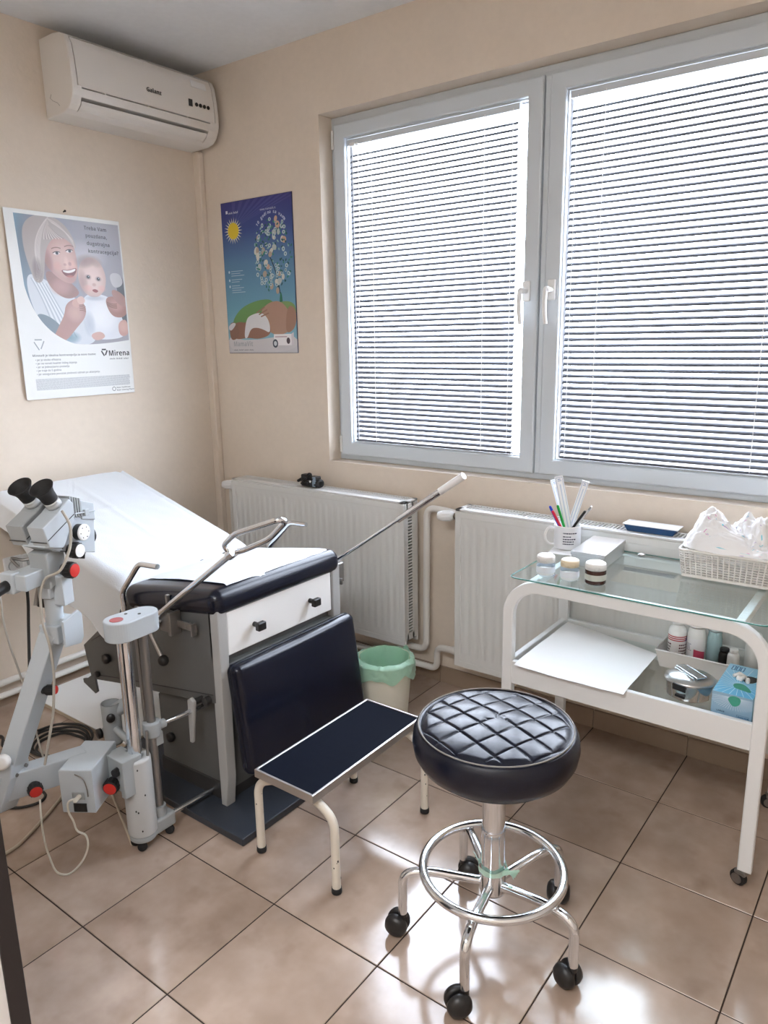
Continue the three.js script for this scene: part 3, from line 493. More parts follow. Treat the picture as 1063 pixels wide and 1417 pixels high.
// ---------------------------------------------------------------- examination chair
{
  const t = thing('examination_chair', 'gynaecological examination chair with navy pads and grey metal body', 'chair', [1.1, 0, 0.875]);
  const za = 0.605, zb = 1.15; // the two side faces
  const side = [[1.275, 0.655], [1.275, 0.365], [1.2, 0.352], [0.77, 0.292], [0.6, 0.262], [0.572, 0.385], [0.69, 0.475], [0.845, 0.605]];
  part(t, 'body', [extr(side, za + 0.004, zb, 0.004)], M.chairGrey);
  part(t, 'body_seam_shade', [tube([V(0.63, 0.415, zb + 0.0008), V(0.70, 0.455, zb + 0.0008), V(0.79, 0.545, zb + 0.0008)], 0.0012, 5), tube([V(0.62, 0.285, zb + 0.0008), V(0.80, 0.318, zb + 0.0008), V(1.26, 0.392, zb + 0.0008)], 0.0012, 5)], M.chairDark);  // dark raised lines, shade of the panel seams put into colour
  part(t, 'body_hook', [extr([[0.60, 0.275], [0.625, 0.275], [0.632, 0.222], [0.618, 0.212], [0.55, 0.236], [0.548, 0.25], [0.575, 0.258]], zb - 0.006, zb + 0.002, 0.001)], M.chairGrey);
  part(t, 'pedestal', [extr([[0.955, 0.024], [1.262, 0.024], [1.262, 0.36], [1.0, 0.34], [0.955, 0.3]], za + 0.02, zb - 0.022, 0.003)], M.chairGrey);
  part(t, 'pedestal_foot', [extr([[0.95, 0.024], [1.266, 0.024], [1.266, 0.085], [0.95, 0.075]], za + 0.015, zb - 0.017, 0.003)], M.chairDark);
  part(t, 'base_plate', [box(0.72, 1.44, 0.001, 0.025, 0.53, 1.228, 0.003)], M.plate, 'dark steel floor plate');
  // front posts and cross members around the drawer
  for (const [z0, z1] of [[za, za + 0.036], [zb - 0.036, zb]]) part(t, 'front_post', [extr([[1.262, 0.025], [1.285, 0.025], [1.298, 0.12], [1.303, 0.662], [1.285, 0.668], [1.262, 0.655]], z0, z1, 0.003)], M.chairLight);
  part(t, 'front_cross_member', [box(1.262, 1.268, 0.06, 0.655, za + 0.034, zb - 0.034, 0), box(1.268, 1.296, 0.475, 0.487, za + 0.036, zb - 0.036, 0.002)], M.chairGrey);
  const d = part(t, 'drawer_front', [box(1.272, 1.298, 0.513, 0.651, za + 0.042, zb - 0.038, 0.004, 3)], M.white, 'white drawer front');
  for (const z of [0.755, 1.005]) part(d, 'drawer_knob', [box(1.318, 1.336, 0.566, 0.592, z - 0.016, z + 0.016, 0.004, 3), cyl(V(1.296, 0.579, z), V(1.32, 0.579, z), 0.008)], M.black, 'black square drawer knob');
  for (const z of [za + 0.045, zb - 0.045]) part(t, 'hinge_pin', [cyl(V(1.285, 0.651, z - 0.012), V(1.285, 0.651, z + 0.012), 0.009)], M.dullMetal);
  // lower leg pad, leaning against the front
  {
    const g = pad(0.06, 0.345, 0.55, 0.024, (x, y, z) => V(x > 0 ? 0.010 * (1 - y * y) * (1 - z * z) : 0, 0, 0), 20);
    part(t, 'leg_pad', [at(g, [1.338, 0.318, 0.853], [0, 0, R(8)])], M.navy, 'navy vinyl leg pad');
    const rim = [[-0.5, -0.5], [-0.5, 0.5], [0.5, 0.5], [0.5, -0.5]].map(([a, b]) => V(0.004, a * 0.342, b * 0.547));
    part(t, 'pad_piping', [at(tube(bend([...rim, rim[0]], 0.025, 6), 0.003, 6), [1.334, 0.318, 0.853], [0, 0, R(8)])], M.navy);
    part(t, 'pad_bracket', [box(1.285, 1.325, 0.13, 0.17, 0.79, 0.92, 0.004)], M.chairDark);
  }
  // seat
  {
    const m = (g) => at(g, [1.083, 0.652, 0.88], [0, 0, R(8.5)]);
    part(t, 'seat_pad', [m(pad(0.46, 0.08, 0.56, 0.034, (x, y, z) => V(0, y > 0 ? 0.012 * (1 - x * x) * (1 - z * z) : 0, 0), 22))], M.navy, 'navy vinyl seat pad');
    const c = [[-0.5, -0.5], [-0.5, 0.5], [0.5, 0.5], [0.5, -0.5]].map(([a, b]) => V(a * 0.452, 0.012, b * 0.552));
    part(t, 'seat_piping', [m(tube(bend([...c, c[0]], 0.03, 6), 0.0028, 6))], M.navy);
    part(t, 'seat_tray', [m(box(-0.21, 0.205, -0.055, -0.036, -0.265, 0.262, 0.004))], M.chairDark);
  }
  // backrest
  const slope = Math.atan2(0.225, 0.79);
  part(t, 'backrest_pad', [at(pad(0.80, 0.075, 0.52, 0.03, null, 16), [0.462, 0.722, 0.872], [0, 0, -slope])], M.navy, 'navy vinyl backrest pad');
  part(t, 'backrest_frame', [at(box(-0.36, 0.39, -0.075, -0.038, -0.22, 0.22, 0.01), [0.462, 0.722, 0.872], [0, 0, -slope]), box(0.72, 0.82, 0.52, 0.66, 0.70, 0.74, 0.005), box(0.72, 0.82, 0.52, 0.66, 1.0, 1.04, 0.005)], M.chairGrey);
  // knobs, lever and paddle on the near side
  part(t, 'side_knob', [lathe([[0, 0], [0.013, 0], [0.015, 0.004], [0.0175, 0.012], [0.015, 0.02], [0, 0.021]], V(0.725, 0.375, zb), 20, V(0, 0, 1))], M.black);
  part(t, 'side_knob', [lathe([[0, 0], [0.013, 0], [0.017, 0.012], [0.014, 0.02], [0, 0.021]], V(1.012, 0.165, zb - 0.025), 20, V(0, 0, 1))], M.black);
  part(t, 'side_knob', [lathe([[0, 0], [0.010, 0], [0.012, 0.008], [0.010, 0.012], [0, 0.012]], V(0.652, 0.297, zb), 16, V(0, 0, 1))], M.black);
  part(t, 'pedal_paddle', [extr([[-0.014, 0.012], [0, 0.022], [0.014, 0.012], [0.013, -0.005], [-0.006, -0.128], [-0.017, -0.128]], 0, 0.014, 0.004).translate(1.205, 0.362, zb + 0.03)], M.chairLight, 'light grey tapered release paddle');
  part(t, 'pedal_shaft', [cyl(V(1.207, 0.366, zb - 0.01), V(1.207, 0.366, zb + 0.036), 0.01), cyl(V(1.24, 0.372, zb), V(1.24, 0.372, zb + 0.018), 0.013)], M.chairDark);
  // rail and clamp for the near leg support
  const rail = part(t, 'side_rail', [box(0.93, 1.225, 0.588, 0.61, zb + 0.012, zb + 0.019, 0.001), box(1.216, 1.222, 0.578, 0.616, zb + 0.012, zb + 0.03, 0.001), cyl(V(1.18, 0.599, zb), V(1.18, 0.599, zb + 0.022), 0.006), cyl(V(0.96, 0.599, zb), V(0.96, 0.599, zb + 0.022), 0.006)], M.dullMetal);
  const cl = part(t, 'clamp', [box(1.085, 1.125, 0.572, 0.63, zb + 0.006, zb + 0.04, 0.003), box(1.13, 1.142, 0.565, 0.638, zb + 0.004, zb + 0.045, 0.003), box(1.06, 1.082, 0.578, 0.622, zb + 0.02, zb + 0.058, 0.003), cyl(V(1.07, 0.6, zb + 0.03), V(1.07, 0.6, zb + 0.075), 0.016), box(1.096, 1.106, 0.64, 0.682, zb + 0.01, zb + 0.022, 0.003)], M.dullMetal);
  const lever = part(cl, 'clamp_lever', [cyl(V(1.07, 0.596, zb + 0.075), V(1.118, 0.5, zb + 0.066), 0.0055), cyl(V(1.06, 0.604, zb + 0.07), V(1.08, 0.592, zb + 0.07), 0.013)], M.steel);
  part(lever, 'lever_ball', [ball(V(1.122, 0.492, zb + 0.065), 0.017)], M.black);
  // far side: the same rail, mostly out of sight
  part(t, 'side_rail', [box(0.93, 1.3, 0.588, 0.61, za - 0.019, za - 0.012, 0.001), cyl(V(1.18, 0.599, za - 0.02), V(1.18, 0.599, za), 0.006)], M.dullMetal);
  part(t, 'clamp', [box(1.235, 1.285, 0.59, 0.66, za - 0.045, za - 0.004, 0.003), ball(V(1.262, 0.655, za - 0.02), 0.014), cyl(V(1.25, 0.62, za - 0.02), V(1.25, 0.62, za - 0.07), 0.013)], M.dullMetal);
  // leg supports: near rod with looped rest, far rod with sleeve
  const nz = zb + 0.05;
  const leg = part(t, 'leg_support', [tube(bend([V(1.085, 0.6, nz), V(1.092, 0.625, nz), V(1.442, 0.873, nz)], 0.02), 0.0088, 14), lathe([[0.0, 0], [0.015, 0], [0.015, 0.012], [0, 0.012]], V(1.087, 0.6, nz), 18)], M.chrome, 'chrome leg support rod');
  part(leg, 'looped_rest', [tube(bend([V(1.436, 0.872, nz), V(1.424, 0.895, nz + 0.012), V(1.476, 0.935, nz + 0.018), V(1.632, 0.993, nz + 0.012), V(1.635, 0.985, nz - 0.012), V(1.56, 0.925, nz - 0.025), V(1.468, 0.882, nz - 0.018), V(1.436, 0.872, nz)], 0.022, 8), 0.0075, 12), cyl(V(1.43, 0.866, nz), V(1.45, 0.880, nz), 0.014)], M.chrome, 'bent chrome loop');
  const fz = za - 0.02;
  const far = part(t, 'leg_support', [tube([V(1.25, 0.655, fz), V(1.6, 0.892, fz)], 0.0062, 12)], M.chrome, 'chrome leg support rod');
  part(far, 'rod_sleeve', [tube([V(1.54, 0.851, fz), V(1.75, 0.996, fz)], 0.0105, 14)], M.chrome);
  part(far, 'rod_grip', [tube([V(1.70, 0.9618, fz), V(1.782, 1.018, fz)], (s) => 0.0118 - 0.002 * Math.max(0, s - 0.8), 14)], M.whitePlastic, 'pale grip at the rod end');
  // hand grips
  part(t, 'hand_grip', [tube(bend([V(0.90, 0.55, zb + 0.035), V(0.897, 0.655, zb + 0.035), V(1.0, 0.765, zb + 0.035), V(1.093, 0.772, zb + 0.035)], 0.02), 0.0085, 14)], M.chrome, 'bent chrome hand grip');
  part(t, 'hand_grip', [tube(bend([V(0.945, 0.55, za - 0.005), V(0.962, 0.675, za - 0.005), V(1.072, 0.782, za - 0.005), V(1.15, 0.784, za - 0.005)], 0.02), 0.0085, 14)], M.chrome, 'bent chrome hand grip');

  // sheets lie on the chair: things of their own
  const top = (x) => 0.722 + 0.041 + (0.462 - x) * Math.tan(slope) + 0.0035;
  const back = grid(70, 90, (u, v) => {
    const over = sst(0.95, 1, u), x = lerp(0.066, 0.846, Math.min(1, u / 0.95)) + 0.006 * over, s = v; // across: far hang, top, near hang
    let z, y, y0 = top(x) - 0.006 * sst(0.88, 0.95, u) - 0.05 * over;
    const hang = lerp(0.10, 0.215, sst(0, 0.55, u)) * (1 - 0.9 * sst(0.84, 1, u)), zn = 1.143, zf = 0.598, w = 0.55, hf = 0.03;
    const f = s < 0.06 ? 0 : s < 0.66 ? 1 : 2;
    if (f === 0) { z = zf - 0.006; y = y0 - hf * (1 - s / 0.06); }
    else if (f === 1) { const q = (s - 0.06) / 0.6; z = lerp(zf, zn, q); y = y0 - 0.008 * (1 - sst(0, 0.06, q)) - 0.010 * sst(0.95, 1, q); }
    else { const q = (s - 0.66) / 0.34; z = zn + 0.012 * sst(0, 0.08, q) + 0.014 * q * Math.sin(x * 17 + 1) + 0.006 * q; y = y0 - 0.012 - hang * q; }
    const lines = 0.0035 * (Math.exp(-(((x - 0.36) / 0.008) ** 2)) + (f === 1 ? Math.exp(-(((z - 0.85) / 0.009) ** 2)) * sst(0.05, 0.2, x) : 0)) + 0.006 * fbm(x * 7, z * 7, 3, 3);
    if (f === 1) y += lines; else z += lines * 0.6;
    return V(x, y, z);
  });
  solo('white_sheet', 'white cloth spread over the sloping backrest', 'sheet', [0.45, 0.7, 0.87], back, M.sheet);
  const seatTop = (x, z) => { const lx = (x - 1.083) / 0.23, lz = (z - 0.88) / 0.28; return 0.652 + 0.0418 + (x - 1.083) * Math.tan(R(8.5)) + 0.012 * Math.max(0, 1 - lx * lx) * Math.max(0, 1 - lz * lz); };
  const seat = grid(40, 50, (u, v) => {
    const x = lerp(0.868, 1.292, u), z = lerp(0.612, 1.088 - 0.012 * (1 - u), v), e = sst(0.93, 1, u);
    return V(x, seatTop(Math.min(x, 1.285), clamp(z, 0.63, 1.12)) + 0.002 - 0.012 * e * e - 0.014 * sst(0.06, 0, v) + 0.0035 * (fbm(x * 11, z * 11, 8, 3) + 0.1) + 0.0025 * Math.exp(-(((z - 0.98 + (x - 1.1) * 0.15) / 0.008) ** 2)), z);
  });
  solo('white_sheet', 'white cloth patch covering the navy seat pad', 'sheet', [1.08, 0.7, 0.86], seat, M.sheet);
}
// ---------------------------------------------------------------- step stool
{
  const t = thing('step_stool', 'low step stool with navy top, silver edge and chipped cream legs', 'step stool', [1.635, 0, 1.0]), y = 0.29;
  const x0 = 1.525, x1 = 1.737, z0 = 0.75, z1 = 1.243;
  part(t, 'step_board', [box(x0 + 0.004, x1 - 0.004, y - 0.022, y - 0.002, z0 + 0.004, z1 - 0.004, 0.003)], M.navyFlat, 'navy ribbed rubber tread');
  part(t, 'edge_trim', [ring(x0, x1, -z1, -z0, 0.007, 0, 0.024, 0.0015).rotateX(-PI / 2).translate(0, y - 0.0235, 0)], M.steel, 'silver metal edging');
  for (const z of [1.207, 0.79]) for (const s of [-1, 1]) {
    const xl = s < 0 ? 1.495 : 1.775;
    const l = part(t, 'leg', [tube(bend([V(1.635 + s * 0.02, y - 0.034, z), V(1.635 + s * 0.07, y - 0.036, z), V(xl, y - 0.07, z), V(xl, 0.012, z)], 0.075, 10), 0.0118, 14)], M.cream, 'cream painted tube leg');
    part(l, 'rubber_foot', [lathe([[0, 0], [0.0135, 0], [0.0142, 0.004], [0.0135, 0.016], [0, 0.016]], V(xl, 0.001, z), 18)], M.rubber);
    for (let i = 0; i < 5; i++) { const a = rnd(0, PI), yy = rnd(0.03, 0.2); part(l, 'paint_chip', [ball(V(xl + Math.sin(a) * 0.0112, yy, z + Math.cos(a) * 0.0112), rnd(0.0012, 0.0026), 1, 1.6, 1, 8)], M.chairDark); }
  }
  part(t, 'under_frame', [box(1.56, 1.71, y - 0.03, y - 0.022, 0.78, 1.215, 0.002)], M.cream);
}
// ---------------------------------------------------------------- round stool
{
  const cx = 2.18, cz = 1.108, t = thing('swivel_stool', 'round navy quilted swivel stool with chrome foot ring and castors', 'stool', [cx, 0, cz]);
  const rim = 0.532, Rs = 0.187, rt = 0.172, cell = 0.056, rot = R(20);
  const topY = (x, z) => {
    const r = Math.hypot(x, z), u = (x * Math.cos(rot) + z * Math.sin(rot)) / cell + 0.15, v = (-x * Math.sin(rot) + z * Math.cos(rot)) / cell + 0.3, du = Math.abs(u - Math.round(u)) * cell, dv = Math.abs(v - Math.round(v)) * cell, q = Math.abs(Math.sin(PI * u)) * Math.abs(Math.sin(PI * v));
    const puff = (0.0028 * Math.pow(q, 0.6) - 0.0026 * Math.max(Math.exp(-((du / 0.0022) ** 2)), Math.exp(-((dv / 0.0022) ** 2)))) * (1 - sst(0.86, 0.99, r / rt));
    return 0.574 + 0.012 * (1 - (r / rt) ** 2) - 0.006 * sst(0.88, 1, r / rt) + puff + 0.004 * fbm(x * 9 + 3, z * 9, 2, 2);
  };
  const top = grid(300, 110, (u, v) => { const a = -u * 2 * PI, r = Math.sqrt(v) * rt, x = Math.cos(a) * r, z = Math.sin(a) * r; return V(cx + x, topY(x, z), cz + z); });
  part(t, 'quilted_top', [top], M.navy, 'navy quilted vinyl top');
  part(t, 'seat_side', [lathe([[0.10, 0.478], [0.155, 0.481], [0.172, 0.49], [0.183, 0.51], [Rs, 0.532], [0.1845, 0.555], [0.178, 0.569], [rt - 0.001, 0.5725], [0.165, 0.566]], V(cx, 0, cz), 96)], M.navy);
  part(t, 'piping', [tube([...Array(96)].map((_, i) => { const a = i / 96 * 2 * PI; return V(cx + Math.cos(a) * (rt + 0.0008), 0.5735, cz + Math.sin(a) * (rt + 0.0008)); }), 0.0016, 8, true)], std(lin(0.22, 0.20, 0.18), 0.6), 'pale stitched seam');
  // stitching along the quilting lines
  const st = [];
  for (const w of [0, 1]) for (let k = -4; k <= 4; k++) for (let s = -rt; s < rt; s += 0.0048) {
    const c = (k - (w ? 0.3 : 0.15)) * cell, q = s + 0.0024, [a, b] = w ? [q, c] : [c, q];
    const x = a * Math.cos(rot) - b * Math.sin(rot), z = a * Math.sin(rot) + b * Math.cos(rot); if (Math.hypot(x, z) > rt * 0.93) continue;
    const g = new THREE.BoxGeometry(w ? 0.003 : 0.0009, 0.0009, w ? 0.0009 : 0.003).rotateY(-rot); st.push(g.translate(cx + x, topY(x, z) + 0.0008, cz + z));
  }
  part(t, 'stitching', st, M.navyFlat);
  part(t, 'seat_underside', [cyl(V(cx, 0.476, cz), V(cx, 0.482, cz), 0.155, 0.155, 40), cyl(V(cx, 0.462, cz), V(cx, 0.477, cz), 0.05, 0.06)], M.black);
  part(t, 'gas_column', [lathe([[0, 0.14], [0.03, 0.14], [0.031, 0.146], [0.031, 0.195], [0.0275, 0.2], [0.0275, 0.3], [0.0285, 0.302], [0.0285, 0.306], [0.0268, 0.308], [0.0268, 0.43], [0.0235, 0.433], [0.0235, 0.465], [0, 0.465]], V(cx, 0, cz), 36)], M.chrome, 'chrome column');
  part(t, 'column_boot', [cyl(V(cx, 0.435, cz), V(cx, 0.466, cz), 0.0262)], M.black);
  part(t, 'foot_ring', [tube([...Array(80)].map((_, i) => { const a = i / 80 * 2 * PI; return V(cx + Math.cos(a) * 0.164, 0.2, cz + Math.sin(a) * 0.164); }), 0.0105, 16, true)], M.chrome, 'chrome foot ring');
  const swivel = [200, 130, 165, 330, 250];
  [5, 77, 149, 221, 293].forEach((deg, i) => {
    const a = R(deg), d = V(Math.cos(a), 0, Math.sin(a)), P = (r, y) => V(cx + d.x * r, y, cz + d.z * r);
    const l = part(t, 'leg', [tube(bend([P(0.02, 0.163), P(0.15, 0.182), P(0.213, 0.172), P(0.214, 0.062)], 0.05, 10), 0.0112, 14)], M.chrome, 'chrome tube leg');
    const w = R(swivel[i]), e = V(Math.cos(w), 0, Math.sin(w)), c = P(0.214, 0.0295).add(e.clone().multiplyScalar(0.014)), ax = V(-e.z, 0, e.x);
    const k = part(l, 'castor', [-1, 1].map((s) => lathe([[0, 0.002], [0.022, 0.002], [0.0282, 0.006], [0.0285, 0.012], [0.0255, 0.021], [0.017, 0.0275], [0.008, 0.0292], [0, 0.0292]], c, 26, ax.clone().multiplyScalar(s))).concat([cyl(P(0.214, 0.034), P(0.214, 0.066), 0.0062)]), M.black, 'black twin-wheel ball castor');
    part(l, 'castor_hood', [cyl(P(0.214, 0.05), P(0.214, 0.062), 0.0105)], M.black);
  });
  // green strip of plastic tied round the hub
  solo('plastic_strip', 'pale green torn plastic strip knotted round the stool column', 'strip', [cx, 0.198, cz], [
    grid(60, 6, (u, v) => { const a = u * 2 * PI, r = 0.0335 + 0.003 * noise(u * 14, v * 3, 5); return V(cx + Math.cos(a) * r, 0.197 + v * 0.014 + 0.004 * noise(u * 9, 1, v * 2), cz + Math.sin(a) * r); }),
    ...[0, 1, 2, 3, 4].map((i) => grid(6, 2, (u, v) => V(cx + 0.030 + u * (0.02 + 0.006 * i) , 0.205 + (v - 0.5) * 0.012 * (1 - 0.4 * u) + u * (0.012 * (i - 1.6)) , cz - 0.012 + 0.006 * i + 0.005 * noise(u * 5, i, v)))),
    grid(6, 3, (u, v) => V(cx - 0.034 - u * 0.014, 0.2 + u * 0.02 + v * 0.014, cz + 0.012 * v + 0.004 * noise(u * 5, 8, v)))], phy(lin(0.55, 0.78, 0.66), 0.45, { side: THREE.DoubleSide, transmission: 0.35, thickness: 0 }));
}
// ---------------------------------------------------------------- waste bin
{
  const cx = 1.365, cz = 0.44, t = thing('waste_bin', 'cream plastic waste bin beside the radiator pipe', 'bin', [cx, 0, cz]);
  part(t, 'bucket', [lathe([[0, 0.002], [0.076, 0.002], [0.08, 0.008], [0.102, 0.268], [0.107, 0.27], [0.107, 0.278], [0.099, 0.278], [0.097, 0.262], [0.075, 0.01], [0, 0.01]], V(cx, 0, cz), 48)], M.binPlastic);
  const bag = [];
  bag.push(grid(90, 26, (u, v) => { const a = -u * 2 * PI, y = lerp(0.03, 0.284, v), r = lerp(0.072, 0.0955, v) - 0.006 * Math.abs(noise(u * 16, v * 3.5, 1)) - 0.004; const q = Math.max(0, r); return V(cx + Math.cos(a) * q, y + 0.006 * noise(u * 12, 3, v) * v, cz + Math.sin(a) * q); }));
  bag.push(grid(90, 14, (u, v) => { const a = u * 2 * PI, lo = 0.225 + 0.035 * noise(Math.cos(a) * 2, Math.sin(a) * 2, 4), y = lerp(lo, 0.285, v), r = 0.1105 + 0.006 * Math.abs(noise(Math.cos(a) * 5, Math.sin(a) * 5, v * 2)) + 0.003 * (1 - v) - 0.017 * sst(0.86, 1, v); return V(cx + Math.cos(a) * r, y + 0.005 * noise(Math.cos(a) * 6, Math.sin(a) * 6, 9) * v, cz + Math.sin(a) * r); }));
  bag.push(grid(8, 5, (u, v) => { const a = -1.2 + (u - 0.5) * 0.5, r = 0.1 + 0.004 * noise(u * 4, v * 4); return V(cx + Math.cos(a) * r, 0.28 + v * 0.022 * (1 - (2 * u - 1) ** 2), cz + Math.sin(a) * r); }));
  solo('bin_bag', 'pale green plastic bag lining the waste bin', 'bag', [cx, 0.03, cz], bag, M.bag);
}
// ---------------------------------------------------------------- glass trolley
{
  const x0 = 1.918, x1 = 2.648, tw = 0.034, yt = 0.7285, yb = 0.052, t = thing('instrument_trolley', 'white tubular instrument trolley with two glass shelves', 'trolley', [2.283, 0, 0.36]);
  const arch = (z0, z1) => {
    const s = new THREE.Shape(), r = 0.115, q = r - tw;
    s.moveTo(x0, yb); s.lineTo(x0, yt - r); s.absarc(x0 + r, yt - r, r, PI, PI / 2, true); s.lineTo(x1 - r, yt); s.absarc(x1 - r, yt - r, r, PI / 2, 0, true); s.lineTo(x1, yb); s.lineTo(x1 - tw, yb); s.lineTo(x1 - tw, yt - r); s.absarc(x1 - r, yt - r, q, 0, PI / 2, false); s.lineTo(x0 + r, yt - tw); s.absarc(x0 + r, yt - r, q, PI / 2, PI, false); s.lineTo(x0 + tw, yb); s.closePath();
    const g = new THREE.ExtrudeGeometry(s, { depth: z1 - z0 - 0.008, bevelEnabled: true, bevelThickness: 0.004, bevelSize: 0.004, bevelOffset: -0.004, bevelSegments: 3, curveSegments: 16 }); return g.translate(0, 0, z0 + 0.004);
  };
  part(t, 'front_frame', [arch(0.556, 0.582)], M.enamel, 'white arched tube frame');
  part(t, 'rear_frame', [arch(0.146, 0.170)], M.enamel, 'white arched tube frame');
  part(t, 'top_cross_bar', [box(1.99, 2.012, 0.703, 0.726, 0.168, 0.558, 0.003)], M.enamel);
  part(t, 'top_cross_bar', [box(2.55, 2.572, 0.703, 0.726, 0.168, 0.558, 0.003)], M.enamel);
  const xa = x0 + tw, xb = x1 - tw;
  part(t, 'lower_rail', [box(xa - 0.004, xb + 0.004, 0.394, 0.468, 0.562, 0.578, 0.003)], M.enamel);
  part(t, 'lower_rail', [box(xa - 0.004, xb + 0.004, 0.394, 0.468, 0.15, 0.166, 0.003)], M.enamel);
  for (const x of [x0 + 0.012, x1 - 0.03]) part(t, 'lower_rail', [box(x, x + 0.018, 0.394, 0.468, 0.166, 0.562, 0.003)], M.enamel);
  const shape = new THREE.Shape(), gx0 = 1.938, gx1 = 2.634, gz0 = 0.142, gz1 = 0.588, r = 0.03;
  shape.moveTo(gx0 + r, -gz1); shape.lineTo(gx1 - r, -gz1); shape.quadraticCurveTo(gx1, -gz1, gx1, -gz1 + r); shape.lineTo(gx1, -gz0 - r); shape.quadraticCurveTo(gx1, -gz0, gx1 - r, -gz0); shape.lineTo(gx0 + r, -gz0); shape.quadraticCurveTo(gx0, -gz0, gx0, -gz0 - r); shape.lineTo(gx0, -gz1 + r); shape.quadraticCurveTo(gx0, -gz1, gx0 + r, -gz1);
  const flat = new THREE.ShapeGeometry(shape, 8).rotateX(-PI / 2), pts = shape.getPoints(8).map((p) => V(p.x, 0, -p.y));
  const gp = part(t, 'top_glass', [flat.clone().translate(0, 0.7355, 0)], M.tabletop, 'clear glass top');
  part(gp, 'glass_edge', [tube(pts.map((p) => V(p.x, 0.733, p.z)), 0.0022, 6, true)], M.glassEdge, 'green polished glass edge');
  part(t, 'lower_glass', [new THREE.PlaneGeometry(xb - xa + 0.03, 0.392).rotateX(-PI / 2).translate((xa + xb) / 2, 0.443, 0.364)], M.tabletop, 'clear glass shelf');
  part(t, 'clip', [box(1.953, 1.985, 0.446, 0.456, 0.37, 0.385, 0.003)], M.black, 'small dark clip');
  part(t, 'glass_stop', [lathe([[0, 0], [0.012, 0], [0.012, 0.004], [0.006, 0.008], [0, 0.008]], V(2.19, 0.736, 0.17), 16)], M.steel);
  for (const [x, z, a] of [[x1 - 0.017, 0.569, 200], [x1 - 0.017, 0.158, 160], [x0 + 0.017, 0.569, 30], [x0 + 0.017, 0.158, 70]]) {
    const e = V(Math.cos(R(a)), 0, Math.sin(R(a))), ax = V(-e.z, 0, e.x), c = V(x + e.x * 0.014, 0.0225, z + e.z * 0.014);
    const k = part(t, 'castor_fork', [cyl(V(x, 0.04, z), V(x, 0.056, z), 0.009), box(-0.014, 0.016, 0.0, 0.012, -0.012, 0.012, 0.003).rotateY(-R(a)).translate(x + e.x * 0.006, 0.036, z + e.z * 0.006)].concat([-1, 1].map((s) => cyl(c.clone().add(ax.clone().multiplyScalar(s * 0.0098)), c.clone().add(ax.clone().multiplyScalar(s * 0.0118)), 0.014, 0.014, 16))), M.dullMetal);
    part(k, 'wheel', [lathe([[0, -0.008], [0.019, -0.008], [0.0215, -0.005], [0.0215, 0.005], [0.019, 0.008], [0, 0.008]], c, 26, ax)], M.rubber);
  }
}
const GT = 0.7375; // top of the upper glass
